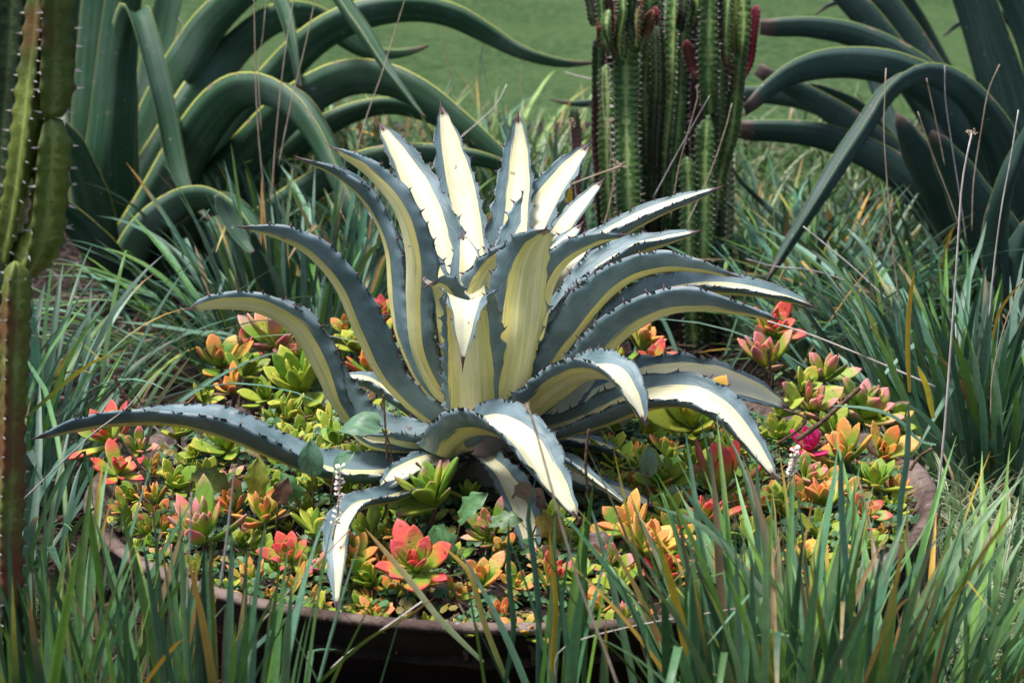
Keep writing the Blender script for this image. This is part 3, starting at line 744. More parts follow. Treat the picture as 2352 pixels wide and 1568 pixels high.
LB = [
 ([(2330, 700, 7.9), (2290, 480, 7.9), (2220, 320, 7.9), (2130, 200, 7.9), (2040, 130, 7.9), (1950, 90, 7.9), (1850, 72, 7.9), (1745, 74, 7.9)], 62, dict(az=180, gut=0.6, prof=[(0, 1.5), (0.4, 1.1), (0.8, 0.9), (1, 0.7)])),
 ([(2340, 720, 7.6), (2290, 520, 7.5), (2230, 360, 7.4), (2150, 240, 7.35), (2050, 178, 7.3), (1940, 160, 7.25), (1840, 172, 7.2), (1770, 208, 7.15), (1712, 262, 7.1)], 80, dict(az=190, gut=0.65, prof=[(0, 1.5), (0.4, 1.1), (0.8, 0.85), (1, 0.4)])),
 ([(2350, 720, 7.3), (2330, 540, 7.1), (2290, 370, 7.0), (2230, 250, 6.9), (2160, 190, 6.85), (2100, 180, 6.8), (2045, 215, 6.75), (1995, 290, 6.7), (1940, 370, 6.62), (1875, 470, 6.55), (1815, 560, 6.5), (1758, 650, 6.45)], 74, dict(az=215, gut=0.7, prof=[(0, 1.7), (0.35, 1.05), (0.5, 0.75), (0.62, 0.55), (0.8, 0.6), (0.93, 0.4), (1, 0.05)], roll=-8)),
 ([(2350, 720, 7.4), (2230, 570, 7.3), (2120, 460, 7.3), (2010, 380, 7.3), (1900, 330, 7.3), (1800, 312, 7.3), (1695, 310, 7.3)], 68, dict(az=180, gut=0.6, prof=[(0, 1.5), (0.4, 1.1), (0.8, 0.9), (1, 0.75)])),
 ([(2330, 720, 8.0), (2170, 520, 8.0), (2050, 390, 8.0), (1930, 285, 8.0), (1830, 215, 8.0), (1735, 165, 8.0)], 74, dict(az=175, gut=0.55, prof=[(0, 1.3), (0.6, 1), (1, 0.5)])),
 ([(2300, 720, 8.2), (2150, 480, 8.2), (2060, 350, 8.2), (1980, 250, 8.2), (1900, 205, 8.2), (1830, 190, 8.2)], 72, dict(az=170, gut=0.3, roll=-20)),
 ([(2340, 700, 8.3), (2230, 450, 8.3), (2130, 270, 8.3), (2050, 150, 8.3), (1980, 50, 8.3), (1900, -40, 8.3)], 74, dict(az=178, gut=0.6, prof=[(0, 1.3), (1, 0.8)])),
 ([(2350, 700, 8.5), (2260, 460, 8.5), (2170, 270, 8.5), (2100, 140, 8.5), (2040, 40, 8.5), (1970, -60, 8.5)], 74, dict(az=178, gut=0.6, prof=[(0, 1.3), (1, 0.8)])),
 ([(2360, 700, 8.7), (2290, 460, 8.7), (2220, 270, 8.7), (2160, 140, 8.7), (2110, 40, 8.7), (2050, -50, 8.7)], 62, dict(az=150, gut=0.3, prof=[(0, 1.3), (1, 0.8)])),
 ([(2380, 700, 7.8), (2350, 500, 7.8), (2310, 320, 7.8), (2270, 160, 7.8), (2230, 20, 7.8), (2200, -60, 7.8)], 100, dict(az=190, gut=0.5, prof=[(0, 1.2), (1, 0.8)])),
 ([(2420, 600, 7.9), (2400, 350, 7.9), (2370, 180, 7.9), (2330, 70, 7.9), (2290, 28, 7.9), (2262, 60, 7.9)], 42, dict(az=180, gut=0.5)),
 ([(2440, 600, 7.4), (2420, 350, 7.4), (2380, 150, 7.4), (2330, 10, 7.4), (2290, -60, 7.4)], 95, dict(az=185, gut=0.5, prof=[(0, 1.2), (1, 0.8)])),
 ([(2300, 760, 7.5), (2230, 600, 7.3), (2160, 460, 7.2), (2100, 350, 7.1), (2060, 260, 7.05)], 110, dict(az=200, gut=0.45)),
 ([(2340, 760, 7.2), (2290, 600, 7.0), (2230, 480, 6.9), (2180, 380, 6.85), (2140, 300, 6.8)], 110, dict(az=215, gut=0.45)),
 ([(2380, 800, 6.8), (2310, 680, 6.7), (2292, 560, 6.65), (2310, 440, 6.6), (2345, 340, 6.6), (2380, 260, 6.6)], 50, dict(az=-60, gut=0.6)),
 ([(2420, 800, 6.8), (2350, 700, 6.7), (2335, 600, 6.7), (2360, 500, 6.7)], 60, dict(az=-60, gut=0.6)),
 ([(1900, 640, 7.6), (1830, 540, 7.7), (1760, 475, 7.8), (1710, 425, 7.8), (1672, 372, 7.8)], 24, dict(az=150, gut=0.5)),
 ([(2250, 680, 8.6), (2080, 420, 8.6), (1960, 300, 8.6), (1820, 235, 8.6), (1600, 225, 8.6), (1420, 238, 8.6), (1320, 240, 8.6), (1262, 228, 8.6)], 36, dict(az=180, gut=0.5, prof=[(0, 2.2), (0.5, 1.2), (0.9, 0.7), (1, 0.1)])),
 ([(2200, 640, 8.8), (2080, 380, 8.9), (2000, 180, 9.0), (1950, 20, 9.0), (1910, 10, 9.0), (1872, 36, 9.0)], 36, dict(az=180, gut=0.4)),
 ([(2400, 500, 9.0), (2330, 200, 9.0), (2260, 60, 9.0), (2210, 52, 9.0), (2166, 84, 9.0)], 36, dict(az=180, gut=0.4)),
 ([(2300, 740, 7.7), (2180, 560, 7.6), (2080, 440, 7.6), (1990, 360, 7.6)], 90, dict(az=185, gut=0.45)),
]
green_agave('green_agave', P(2330, 730, 7.7), 'giant dark blue-green agave with drooping leaves at the upper right', LB, M['green_right'], 7.6, 400)

# the cut, folded agave leaf between the grass on the left
CUT = empty('cut_agave_leaf', P(620, 780, 6.25), 'grey-green agave leaf end with brown dried margins hanging in grass behind the striped agave', 'agave leaf')
for i, (pp, w, az) in enumerate([
    ([(495, 448, 6.25), (520, 500, 6.25), (552, 552, 6.23), (576, 582, 6.2)], 46, -60),
    ([(578, 530, 6.25), (592, 600, 6.27), (612, 680, 6.29), (650, 770, 6.3), (690, 830, 6.3)], 44, -60),
    ([(622, 540, 6.35), (632, 600, 6.35), (640, 680, 6.35), (655, 760, 6.35)], 30, -60)]):
    fleshy_leaf('leaf_section', [P(*q) for q in pp], w * mpp(6.25), M['green_left'], CUT, N=24, M_=9, gut=0.5, thick=0.1, az=az, seed=500 + i,
                prof=[(0, 0.3), (0.2, 0.9), (0.6, 1), (1, 0.5)])

# ------------------------------------------------------------------ euphorbia columns
def euph_stem(pts, r, mat, parent, wings=3, phase=0.4, seg_len=None, seed=0, tip=True, tooth=0.016, redness=0.0, name='stem', spines=True, valley=0.34, sp_len=1.0):
    rnd = random.Random(seed)
    tmp = catmull(pts, 40)
    total = sum((b - a).length for a, b in zip(tmp, tmp[1:]))
    per = 4
    nt = max(3, int(total / tooth))
    n = nt * per + 1
    n = min(n, 260)
    pts = catmull(pts, n)
    T, S, NN = frame(pts, Vector((0.96, 0.25, 0.1)))
    v, uvs, f = [], [], []
    K = wings * 8
    sv, sf = [], []
    for i in range(n):
        t = i / (n - 1)
        s = t * total
        tt = (s / tooth)
        fr = tt - math.floor(tt)
        cren = 0.24 * (1 - abs(2 * fr - 1)) ** 1.4
        env = 1.0 + 0.06 * sin(s * 23 + seed)
        if tip:
            e = (total - s) / (r * 1.5)
            if e < 1: env *= sqrt(max(0.02, 1 - (1 - e) ** 2))
        e0 = s / (r * 1.2)
        if e0 < 1: env *= 0.62 + 0.38 * e0
        for k in range(K):
            a = 2 * pi * k / K + phase
            q = (k % 8) / 8
            dd = abs(q - 0.5) * 2            # 1 at ridge (q=0), 0 in the valley
            ridge = dd ** 2.0
            rad = r * env * (valley + (1 - valley) * ridge + (cren - 0.10) * (dd ** 4))
            v.append(pts[i] + (S[i] * cos(a) + NN[i] * sin(a)) * rad)
            uvs.append((dd, s * 4))
    for i in range(n - 1):
        for k in range(K):
            k2 = (k + 1) % K
            f.append((i * K + k, i * K + k2, (i + 1) * K + k2, (i + 1) * K + k))
    f.append(tuple(range(K))[::-1]); f.append(tuple(range((n - 1) * K, n * K)))
    o = mesh_obj(name, v, f, mat, parent, uvs=uvs)
    o.color = (1, 1, 1, redness)
    if spines:
        for wv in range(wings):
            for j in range(nt):
                i = min(n - 1, int((j + 0.5) * tooth / total * (n - 1)))
                if i >= n - 1: continue
                b = v[i * K + wv * 8]
                out = (b - pts[i]).normalized()
                if rnd.random() < 0.12: continue
                for sg in (-1, 1):
                    sd_ = T[i].cross(out)
                    d = (out * 0.9 + sd_ * 0.55 * sg + T[i] * rnd.uniform(-0.2, 0.3)).normalized()
                    L = sp_len * r * 0.27 * rnd.uniform(0.5, 1.4)
                    w_ = r * 0.05 * sp_len
                    k0 = len(sv)
                    bb = b - out * r * 0.03
                    sv += [bb + T[i] * w_, bb - T[i] * w_ * 0.6 + sd_ * w_, bb - T[i] * w_ * 0.6 - sd_ * w_, bb + d * L]
                    sf += [(k0, k0 + 1, k0 + 3), (k0 + 1, k0 + 2, k0 + 3), (k0 + 2, k0, k0 + 3)]
        mesh_obj('spines', sv, sf, M['euph_spine'], o, kind='stuff', smooth=False)
    return o

EU = empty('euphorbia_cactus', Gp(1520, 770), 'clump of tall ridged green euphorbia columns with red shoots behind the striped agave', 'cactus')
def col(pp, w, mat='euph', phase=0.4, red=0.0, **kw):
    rj = random.Random(col.k + 900)
    pts = [P(q[0] + rj.uniform(-5, 5), q[1], q[2] + rj.uniform(-0.02, 0.02)) for q in pp]
    Ym = sum(q[2] for q in pp) / len(pp)
    col.k += 1
    return euph_stem(pts, w * 0.50 * mpp(Ym), M[mat], EU, phase=phase, seed=col.k, redness=red, **kw)
col.k = 0
Yc = 7.1
# dark inner and rear columns
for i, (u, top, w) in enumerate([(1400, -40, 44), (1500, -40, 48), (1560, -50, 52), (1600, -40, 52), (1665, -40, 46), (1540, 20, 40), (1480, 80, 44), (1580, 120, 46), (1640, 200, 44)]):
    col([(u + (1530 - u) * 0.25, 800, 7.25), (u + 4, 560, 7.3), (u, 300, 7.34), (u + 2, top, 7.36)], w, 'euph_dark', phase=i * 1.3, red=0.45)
# left group
col([(1470, 800, 7.0), (1445, 560, 6.92), (1438, 400, 6.9), (1438, 200, 6.9), (1440, -40, 6.9)], 74, 'euph', phase=0.55, wings=4)
col([(1420, 640, 7.05), (1402, 500, 7.0), (1398, 360, 7.0), (1396, 230, 7.0), (1396, 148, 7.0)], 40, 'euph', phase=0.9)
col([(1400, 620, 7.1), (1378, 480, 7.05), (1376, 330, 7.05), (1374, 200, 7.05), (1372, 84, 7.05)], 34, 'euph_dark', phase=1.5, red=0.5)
col([(1500, 790, 7.1), (1482, 560, 7.0), (1480, 380, 6.98), (1480, 220, 6.98), (1484, 80, 6.98), (1486, -20, 6.98)], 52, 'euph', phase=1.9)
col([(1530, 780, 7.1), (1525, 560, 7.0), (1536, 380, 6.98), (1548, 220, 6.98), (1560, -40, 6.98)], 62, 'euph', phase=0.2)
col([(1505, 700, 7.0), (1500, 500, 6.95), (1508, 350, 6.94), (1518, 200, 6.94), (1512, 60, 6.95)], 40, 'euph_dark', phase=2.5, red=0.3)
# right group
col([(1640, 640, 7.0), (1655, 420, 6.94), (1682, 300, 6.92), (1700, 180, 6.9), (1708, 60, 6.9), (1712, -40, 6.9)], 44, 'euph', phase=0.7)
col([(1630, 260, 6.88), (1622, 180, 6.86), (1622, 90, 6.86), (1630, -40, 6.86)], 58, 'euph', phase=0.5, tip=False, wings=4)
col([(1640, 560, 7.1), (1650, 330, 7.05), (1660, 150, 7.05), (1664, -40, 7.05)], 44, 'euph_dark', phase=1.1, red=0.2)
col([(1612, 800, 6.95), (1614, 620, 6.9), (1618, 460, 6.88), (1622, 350, 6.88), (1626, 272, 6.88)], 58, 'euph', phase=0.3, wings=4)
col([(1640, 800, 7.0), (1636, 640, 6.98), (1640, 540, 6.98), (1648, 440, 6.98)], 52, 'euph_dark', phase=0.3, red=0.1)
col([(1592, 800, 6.9), (1584, 600, 6.88), (1580, 450, 6.86), (1580, 360, 6.86)], 42, 'euph', phase=1.3)
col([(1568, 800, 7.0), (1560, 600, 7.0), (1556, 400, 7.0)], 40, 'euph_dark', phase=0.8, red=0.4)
col([(1696, 195, 6.95), (1718, 140, 6.95), (1734, 80, 6.95), (1744, 12, 6.95)], 30, 'euph_red', phase=0.8, red=1, tooth=0.012)
col([(1602, 180, 6.9), (1590, 140, 6.88), (1574, 92, 6.86)], 28, 'euph_red', phase=1.0, red=0.1, tooth=0.012)
# small arms at the upper left
for pp, w, mt in [
    ([(1432, 140, 6.9), (1405, 110, 6.86), (1394, 60, 6.84), (1388, -30, 6.84)], 38, 'euph'),
    ([(1392, 80, 6.84), (1390, 30, 6.84), (1388, -30, 6.84)], 36, 'euph_red'),
    ([(1385, 110, 6.88), (1380, 70, 6.86), (1378, 30, 6.86)], 26, 'euph_red'),
    ([(1366, 60, 7.0), (1358, 20, 7.0), (1354, -30, 7.0)], 32, 'euph_dark'),
    ([(1430, 130, 6.84), (1426, 80, 6.82), (1434, 20, 6.82), (1440, -30, 6.82)], 38, 'euph'),
    ([(1476, 120, 6.9), (1488, 70, 6.86), (1506, 24, 6.84)], 32, 'euph'),
    ([(1500, 50, 6.84), (1508, 14, 6.84)], 26, 'euph_red'),
    ([(1462, 110, 6.88), (1464, 50, 6.86), (1478, -30, 6.86)], 32, 'euph'),
    ([(1420, 60, 6.95), (1414, 10, 6.95), (1410, -30, 6.95)], 30, 'euph_red'),
    ([(1455, 90, 6.82), (1450, 40, 6.80), (1458, -30, 6.80)], 28, 'euph_dark'),
    ([(1402, 96, 6.83), (1399, 60, 6.81), (1401, 22, 6.81)], 26, 'euph'),
    ([(1560, 70, 6.90), (1572, 30, 6.88), (1580, -30, 6.88)], 30, 'euph_dark'),
    ([(1596, 60, 6.9), (1600, 10, 6.9), (1598, -40, 6.9)], 30, 'euph'),
    ([(1690, 120, 6.88), (1686, 60, 6.86), (1690, -30, 6.86)], 26, 'euph_olive'),
    ([(1672, 150, 6.87), (1668, 70, 6.85), (1672, -30, 6.85)], 26, 'euph')]:
    col(pp, w, mt, phase=w, tooth=0.012, red=0.3)
col([(1340, 560, 6.9), (1330, 430, 6.9), (1326, 330, 6.9), (1322, 246, 6.9)], 30, 'euph_dark', phase=0.7, red=0.6, tooth=0.012)

EF = empty('euphorbia_cactus', (P(40, 1500, 3.75).x, 3.75, 0.0), 'olive green spiny euphorbia column close by at the left edge', 'cactus')
def colf(pp, w, mat='euph_olive', phase=0.4, red=0.0, **kw):
    pts = [P(*q) for q in pp]
    colf.k += 1
    return euph_stem(pts, w * 0.60 * mpp(3.75), M[mat], EF, phase=phase, seed=colf.k, redness=red, tooth=0.027, sp_len=1.3, valley=0.28, **kw)
colf.k = 50
colf([(40, 640, 3.80), (88, 560, 3.75), (104, 440, 3.74), (112, 340, 3.74), (114, 270, 3.74)], 92, phase=2.05)
colf([(112, 268, 3.74), (116, 200, 3.74), (118, 90, 3.74), (120, -60, 3.74)], 86, phase=2.05, tip=False)
colf([(10, 600, 3.80), (38, 460, 3.76), (60, 320, 3.74), (78, 160, 3.74), (92, 20, 3.74), (96, -60, 3.74)], 64, phase=0.5, tip=False)
colf([(-10, 700, 3.95), (2, 400, 3.95), (18, 180, 3.95), (34, -60, 3.95)], 84, 'euph_dark', phase=1.2, tip=False)
colf([(20, 1400, 3.72), (14, 1240, 3.72), (20, 1050, 3.72), (26, 850, 3.72), (30, 720, 3.72), (36, 600, 3.72)], 66, phase=2.2, red=0.45)
colf([(-40, 2050, 3.72), (-10, 1700, 3.72), (6, 1500, 3.72), (12, 1330, 3.72)], 84, 'euph_dark', phase=2.4, red=0.3)

# ------------------------------------------------------------------ strap grass
GREENS = [(0.055, 0.140, 0.085), (0.040, 0.112, 0.070), (0.085, 0.175, 0.115), (0.070, 0.165, 0.035), (0.105, 0.205, 0.035), (0.060, 0.145, 0.100), (0.115, 0.205, 0.150), (0.150, 0.240, 0.185)]
YEL = [(0.62, 0.42, 0.04), (0.60, 0.34, 0.07), (0.50, 0.45, 0.07)]
DRY = [(0.24, 0.17, 0.09), (0.34, 0.24, 0.12), (0.38, 0.21, 0.06), (0.18, 0.13, 0.08)]
def lerp3(a, b, t): return tuple(a[i] + (b[i] - a[i]) * t for i in range(3))
def blade_geo(pts, w, cols, side, fold=0.35, prof=None, taper0=0.6):
    n = len(pts)
    T, S, NN = frame(pts, side)
    v, f, c = [], [], []
    for i in range(n):
        t = i / (n - 1)
        ww = w * 0.5 * (min(1, taper0 + t * 1.6) * (1 - max(0, (t - 0.62) / 0.38) ** 2.2 * 0.97)) if prof is None else w * 0.5 * interp(prof, t)
        v += [pts[i] - S[i] * ww + NN[i] * ww * fold, pts[i], pts[i] + S[i] * ww + NN[i] * ww * fold]
        cc = cols[min(len(cols) - 1, i)]
        c += [cc, tuple(x * 0.93 for x in cc), cc]
    for i in range(n - 1):
        a = i * 3
        f += [(a, a + 1, a + 4, a + 3), (a + 1, a + 2, a + 5, a + 4)]
    return v, f, c
def rand_colors(rnd, n, dry=0.072, yel=0.060, tipy=0.25, greens=GREENS):
    r = rnd.random()
    br = 0.5 + 1.5 * rnd.random() ** 1.4
    if r < dry:
        a = rnd.choice(DRY); b = rnd.choice(DRY)
        return [lerp3(a, b, i / n) for i in range(n)]
    if r < dry + yel:
        a = rnd.choice(YEL); b = rnd.choice(YEL); g = rnd.choice(greens)
        k = rnd.uniform(0.0, 0.6)
        return [lerp3(g, lerp3(a, b, i / n), max(0, min(1, (i / n - k) * 3 + 0.2))) for i in range(n)]
    g = tuple(x * br for x in rnd.choice(greens)); g2 = tuple(x * br for x in rnd.choice(greens))
    base = (0.14, 0.20, 0.07)
    out = []
    ty = rnd.random() < tipy * 0.7
    tk = rnd.uniform(0.8, 0.97); tc_ = rnd.choice(YEL + DRY)
    for i in range(n):
        t = i / (n - 1)
        q = lerp3(base, lerp3(g, g2, t), min(1, t * 3 + 0.2))
        if ty and t > tk - 0.1: q = lerp3(q, tc_, min(1, (t - tk + 0.1) * 6))
        out.append(q)
    return out
def grow(base, az, tilt, L, bend, rnd, n=12, kink=False, wob=0.05):
    pts = [base.copy()]
    p = base.copy(); th = tilt; a = az
    kk = rnd.uniform(0.55, 0.9) if kink else 9
    done = False
    for i in range(n - 1):
        t = i / (n - 1)
        th += bend * (0.4 + 1.6 * t) / (n - 1)
        if t > kk and not done:
            th += rnd.uniform(1.2, 2.0); done = True
        a += rnd.uniform(-1, 1) * wob
        if p.z < 0.015 and th > 1.5: th = 1.5
        d = Vector((cos(a) * sin(th), sin(a) * sin(th), cos(th)))
        p = p + d * (L / (n - 1))
        pts.append(p.copy())
    return pts
R_IN = 0.78
def in_bowl(pts):
    for p in pts:
        d = sqrt((p.x - BC.x) ** 2 + (p.y - BC.y) ** 2)
        if d < 0.58 + 0.62 * max(0, p.z) and p.z < 0.30 and d < R_IN: return True
    return False
def clump(name, u0, Y, sx, sy, n, vtop, vlow, label, cat='grass clump', az_bias=None, az_spread=pi, tilt=(0.02, 0.35), bend=(0.1, 0.9),
          w=0.010, dry=0.043, yel=0.018, tipy=0.25, kink=0.08, seed=0, stubs=0, group=None, greens=GREENS, maxparts=300, mat='blade'):
    rnd = random.Random(seed)
    cx = P(u0, 784, Y).x
    root = empty(name, (cx, Y, 0), label, cat, group)
    parts = 0
    bv, bf, bc = [], [], []
    tries = 0
    made = 0
    while made < n and tries < n * 6:
        tries += 1
        ang = rnd.random() * 2 * pi; rr = sqrt(rnd.random())
        x = cx + cos(ang) * rr * sx; y = Y + sin(ang) * rr * sy
        base = Vector((x, y, 0.0))
        if az_bias is None:
            az = atan2(sin(ang) * rr * sy + rnd.uniform(-.3, .3) * sy, cos(ang) * rr * sx + rnd.uniform(-.3, .3) * sx)
        else: az = radians(az_bias) + rnd.uniform(-az_spread, az_spread)
        vt = vlow + (vtop - vlow) * rnd.random() ** 0.8
        H = P(u0, vt, y).z
        if H < 0.05: H = 0.05
        tl = rnd.uniform(*tilt) * (0.4 + 0.8 * rr); bd = rnd.uniform(*bend)
        L = H / max(0.45, cos(min(1.2, tl + bd * 0.35)))
        stub = stubs and rnd.random() < stubs
        if stub:
            L *= rnd.uniform(0.45, 0.8); bd *= 0.2
        nn = 13
        pts = grow(base, az, tl, L, bd, rnd, nn, kink=rnd.random() < kink * 1.6, wob=rnd.choice((0.03, 0.06, 0.14)))
        if in_bowl(pts): continue
        sv = Vector((-sin(az), cos(az), 0))
        rt = rnd.uniform(-0.7, 0.7)
        sv = (sv * cos(rt) + Vector((cos(az), sin(az), 0)) * sin(rt)).normalized()
        ww = w * rnd.uniform(0.38, 0.95)
        if stub: cols = [rnd.choice(DRY)] * nn; ww *= 0.6
        else: cols = rand_colors(rnd, nn, dry, yel, tipy, greens)
        g = blade_geo(pts, ww, cols, sv, rnd.uniform(0.15, 0.5))
        made += 1
        if parts < maxparts:
            mesh_obj('blade', g[0], g[1], M[mat], root, cols=g[2]); parts += 1
        else:
            k = len(bv); bv += g[0]; bc += g[2]; bf += [tuple(k + q for q in fc) for fc in g[1]]
    if bv: mesh_obj('blades', bv, bf, M[mat], root, cols=bc, kind='stuff')
    return root

def clumps():
    FG = [(0.060, 0.155, 0.060), (0.080, 0.185, 0.045), (0.120, 0.230, 0.035), (0.060, 0.145, 0.085), (0.100, 0.205, 0.075), (0.085, 0.170, 0.110), (0.150, 0.255, 0.120)]
    # front left
    FL = 'tufts of strap grass in front of the bowl'
    clump('grass_clump', 40, 3.70, 0.075, 0.14, 66, 1080, 1400, 'dense green strap grass clump in the lower left corner of the photo', yel=0.018, seed=1, greens=FG, w=0.0159, tilt=(0.0, 0.3), bend=(0.0, 0.5), dry=0.050)
    clump('grass_clump', 250, 3.66, 0.09, 0.13, 62, 1210, 1440, 'green strap grass clump with upright blades before the left bowl rim', yel=0.018, seed=2, greens=FG, w=0.0159, tilt=(0.0, 0.22), bend=(0.0, 0.4), stubs=.15)
    clump('grass_clump', 440, 3.64, 0.09, 0.12, 76, 1170, 1420, 'green strap grass clump with brown stubs left of the dark bowl wall', yel=0.018, seed=3, greens=FG, w=0.0159, tilt=(0.0, 0.22), bend=(0.0, 0.4), stubs=.22)
    clump('grass_clump', 600, 3.62, 0.06, 0.10, 12, 1210, 1460, 'grass clump leaning right across the left end of the dark bowl wall', seed=4, greens=FG, w=0.0145, tilt=(0.0, 0.4), bend=(0.0, 0.5), stubs=.15, dry=0.076, yel=0.029, az_bias=0, az_spread=1.6)
    # front middle
    clump('grass_clump', 1000, 3.55, 0.30, 0.04, 6, 1400, 1560, 'low sparse grass tips below the dark bowl wall', yel=0.018, seed=5, greens=FG, w=0.0145, tilt=(0.0, 0.5), bend=(0.1, 0.9))
    clump('grass_clump', 1230, 3.70, 0.055, 0.07, 11, 1140, 1420, 'sparse upright grass clump before the middle of the bowl', seed=6, greens=FG, w=0.0174, tilt=(0.0, 0.2), bend=(0.0, 0.3), dry=0.030, yel=0.024)
    clump('grass_clump', 1390, 3.70, 0.05, 0.07, 10, 1150, 1440, 'grass clump with yellowing blades right of the bowl middle', seed=7, greens=FG, w=0.0159, tilt=(0.0, 0.3), bend=(0.0, 0.4), dry=0.050, yel=0.038)
    # front right
    clump('grass_clump', 1600, 3.68, 0.06, 0.10, 15, 1160, 1440, 'green grass clump across the right end of the dark bowl wall', yel=0.018, seed=8, greens=FG, w=0.0174, tilt=(0.0, 0.3), bend=(0.0, 0.5), dry=0.040)
    clump('grass_clump', 1790, 3.66, 0.09, 0.13, 129, 1040, 1400, 'thick green grass clump with tallest blades before the right rim', yel=0.018, seed=9, greens=FG, w=0.0174, tilt=(0.0, 0.3), bend=(0.0, 0.6), stubs=.12)
    clump('grass_clump', 1960, 3.70, 0.09, 0.13, 143, 1080, 1400, 'green grass clump mixed with straw right of the tallest front grass', yel=0.018, seed=10, greens=FG, w=0.0159, tilt=(0.0, 0.4), bend=(0.0, 0.7), stubs=.12)
    clump('grass_clump', 2180, 3.72, 0.10, 0.13, 107, 1180, 1460, 'green grass clump leaning right near the lower right corner', yel=0.018, seed=11, greens=FG, w=0.0159, tilt=(0.1, 0.7), bend=(0.1, 0.8), az_bias=20, az_spread=1.4, stubs=.1)
    clump('grass_clump', 2330, 3.70, 0.07, 0.11, 42, 1300, 1520, 'short grass clump in the lower right corner of the photo', yel=0.018, seed=12, greens=FG, w=0.0145, tilt=(0.1, 0.7), bend=(0.1, 0.9))
    # right, beside the bowl
    clump('grass_clump', 2200, 5.75, 0.16, 0.16, 205, 560, 900, 'big blue-green grass clump right of the bowl beside the pale stalk', seed=13, w=0.0203, tilt=(0.05, 0.6), bend=(0.0, 0.7), dry=0.020, yel=0.012)
    clump('grass_clump', 2320, 5.6, 0.14, 0.16, 152, 600, 950, 'green grass clump at the right edge beside the bowl', yel=0.018, seed=14, w=0.0203, tilt=(0.05, 0.6), bend=(0.1, 0.9), dry=0.030)
    clump('grass_clump', 2060, 6.5, 0.15, 0.16, 134, 520, 780, 'blue-green grass clump leaning left behind the right rim', seed=15, w=0.0188, tilt=(0.2, 1.0), bend=(0.2, 1.0), az_bias=170, az_spread=1.3, dry=0.050, yel=0.014)
    clump('grass_clump', 1850, 7.0, 0.2, 0.25, 152, 400, 700, 'dark grass clump between the euphorbia columns and the drooping leaf', yel=0.018, seed=16, w=0.0188, tilt=(0.1, 0.8), bend=(0.2, 1.1), dry=0.060)
    clump('grass_clump', 2120, 7.1, 0.22, 0.2, 134, 400, 700, 'dark grass clump below the arching leaves at the right', yel=0.018, seed=17, w=0.0188, tilt=(0.1, 0.8), bend=(0.2, 1.0), dry=0.060)
    clump('grass_clump', 2310, 6.9, 0.15, 0.2, 98, 420, 700, 'dark green grass clump below the giant agave at the right edge', yel=0.018, seed=18, w=0.0188, tilt=(0.1, 0.7), bend=(0.2, 1.0), dry=0.060)
    # behind the striped agave
    clump('grass_clump', 690, 6.6, 0.16, 0.22, 214, 360, 720, 'tall dark grass clump behind the left leaves of the striped agave', seed=19, w=0.0174, tilt=(0.0, 0.45), bend=(0.0, 0.6), dry=0.060, yel=0.014, stubs=.1)
    clump('grass_clump', 860, 7.0, 0.16, 0.22, 134, 360, 700, 'grass clump behind the upright leaves of the striped agave', seed=20, w=0.0174, tilt=(0.0, 0.5), bend=(0.0, 0.7), dry=0.071, yel=0.014)
    clump('grass_clump', 540, 6.7, 0.14, 0.18, 60, 470, 760, 'grass clump with blades spreading left over the dark soil', yel=0.018, seed=21, w=0.0188, tilt=(0.3, 1.1), bend=(0.2, 1.0), az_bias=175, az_spread=1.0, dry=0.030)
    clump('grass_clump', 400, 7.0, 0.16, 0.16, 24, 520, 740, 'low grass clump at the foot of the giant green agave', yel=0.018, seed=22, w=0.0174, tilt=(0.3, 1.1), bend=(0.2, 1.1), az_bias=200, az_spread=1.4, dry=0.050)
    clump('grass_clump', 90, 5.6, 0.13, 0.16, 75, 560, 900, 'blue-green grass clump arching right beside the left euphorbia column', seed=23, w=0.0188, tilt=(0.1, 0.8), bend=(0.2, 1.1), az_bias=0, az_spread=1.7, dry=0.040, yel=0.017)
    clump('grass_clump', 60, 4.9, 0.10, 0.14, 23, 820, 1100, 'green grass clump with yellow tips left of the bowl', seed=24, w=0.0159, tilt=(0.1, 0.9), bend=(0.2, 1.1), az_bias=10, az_spread=1.7, dry=0.050, yel=0.024)
    clump('grass_clump', 1760, 7.7, 0.22, 0.25, 150, 360, 640, 'green grass clump seen under the lowest arching leaf right of the euphorbia', seed=34, w=0.018, tilt=(0.1, 0.8), bend=(0.2, 1.0), dry=.1)
    clump('grass_clump', 1940, 7.9, 0.2, 0.25, 120, 380, 640, 'shaded grass clump behind the drooping strap leaf at right', seed=35, w=0.018, tilt=(0.1, 0.7), bend=(0.2, 1.0), dry=.1)
    clump('grass_clump', 640, 7.6, 0.25, 0.2, 120, 330, 600, 'dark grass clump between the loops of the giant green agave', seed=36, w=0.018, tilt=(0.0, 0.5), bend=(0.1, 0.8), dry=.1)
    LG = [(0.16, 0.26, 0.07), (0.12, 0.22, 0.09), (0.22, 0.30, 0.10), (0.10, 0.19, 0.07)]
    clump('grass_clump', 1130, 8.3, 0.3, 0.3, 233, 190, 400, 'pale yellow-green grass clump before the lawn between the agaves', seed=25, w=0.0174, tilt=(0.1, 0.7), bend=(0.1, 1.0), dry=0.071, yel=0.038, greens=LG)
    clump('grass_clump', 1270, 7.5, 0.2, 0.25, 134, 250, 520, 'grass clump left of the euphorbia columns', seed=26, w=0.0188, tilt=(0.0, 0.5), bend=(0.0, 0.8), dry=0.050, yel=0.019)
    clump('grass_clump', 860, 8.7, 0.35, 0.3, 197, 180, 330, 'sunny grass clump seen under the arching leaves at upper left', seed=27, w=0.0174, tilt=(0.1, 0.7), bend=(0.1, 1.0), dry=0.081, yel=0.019, greens=LG + GREENS)
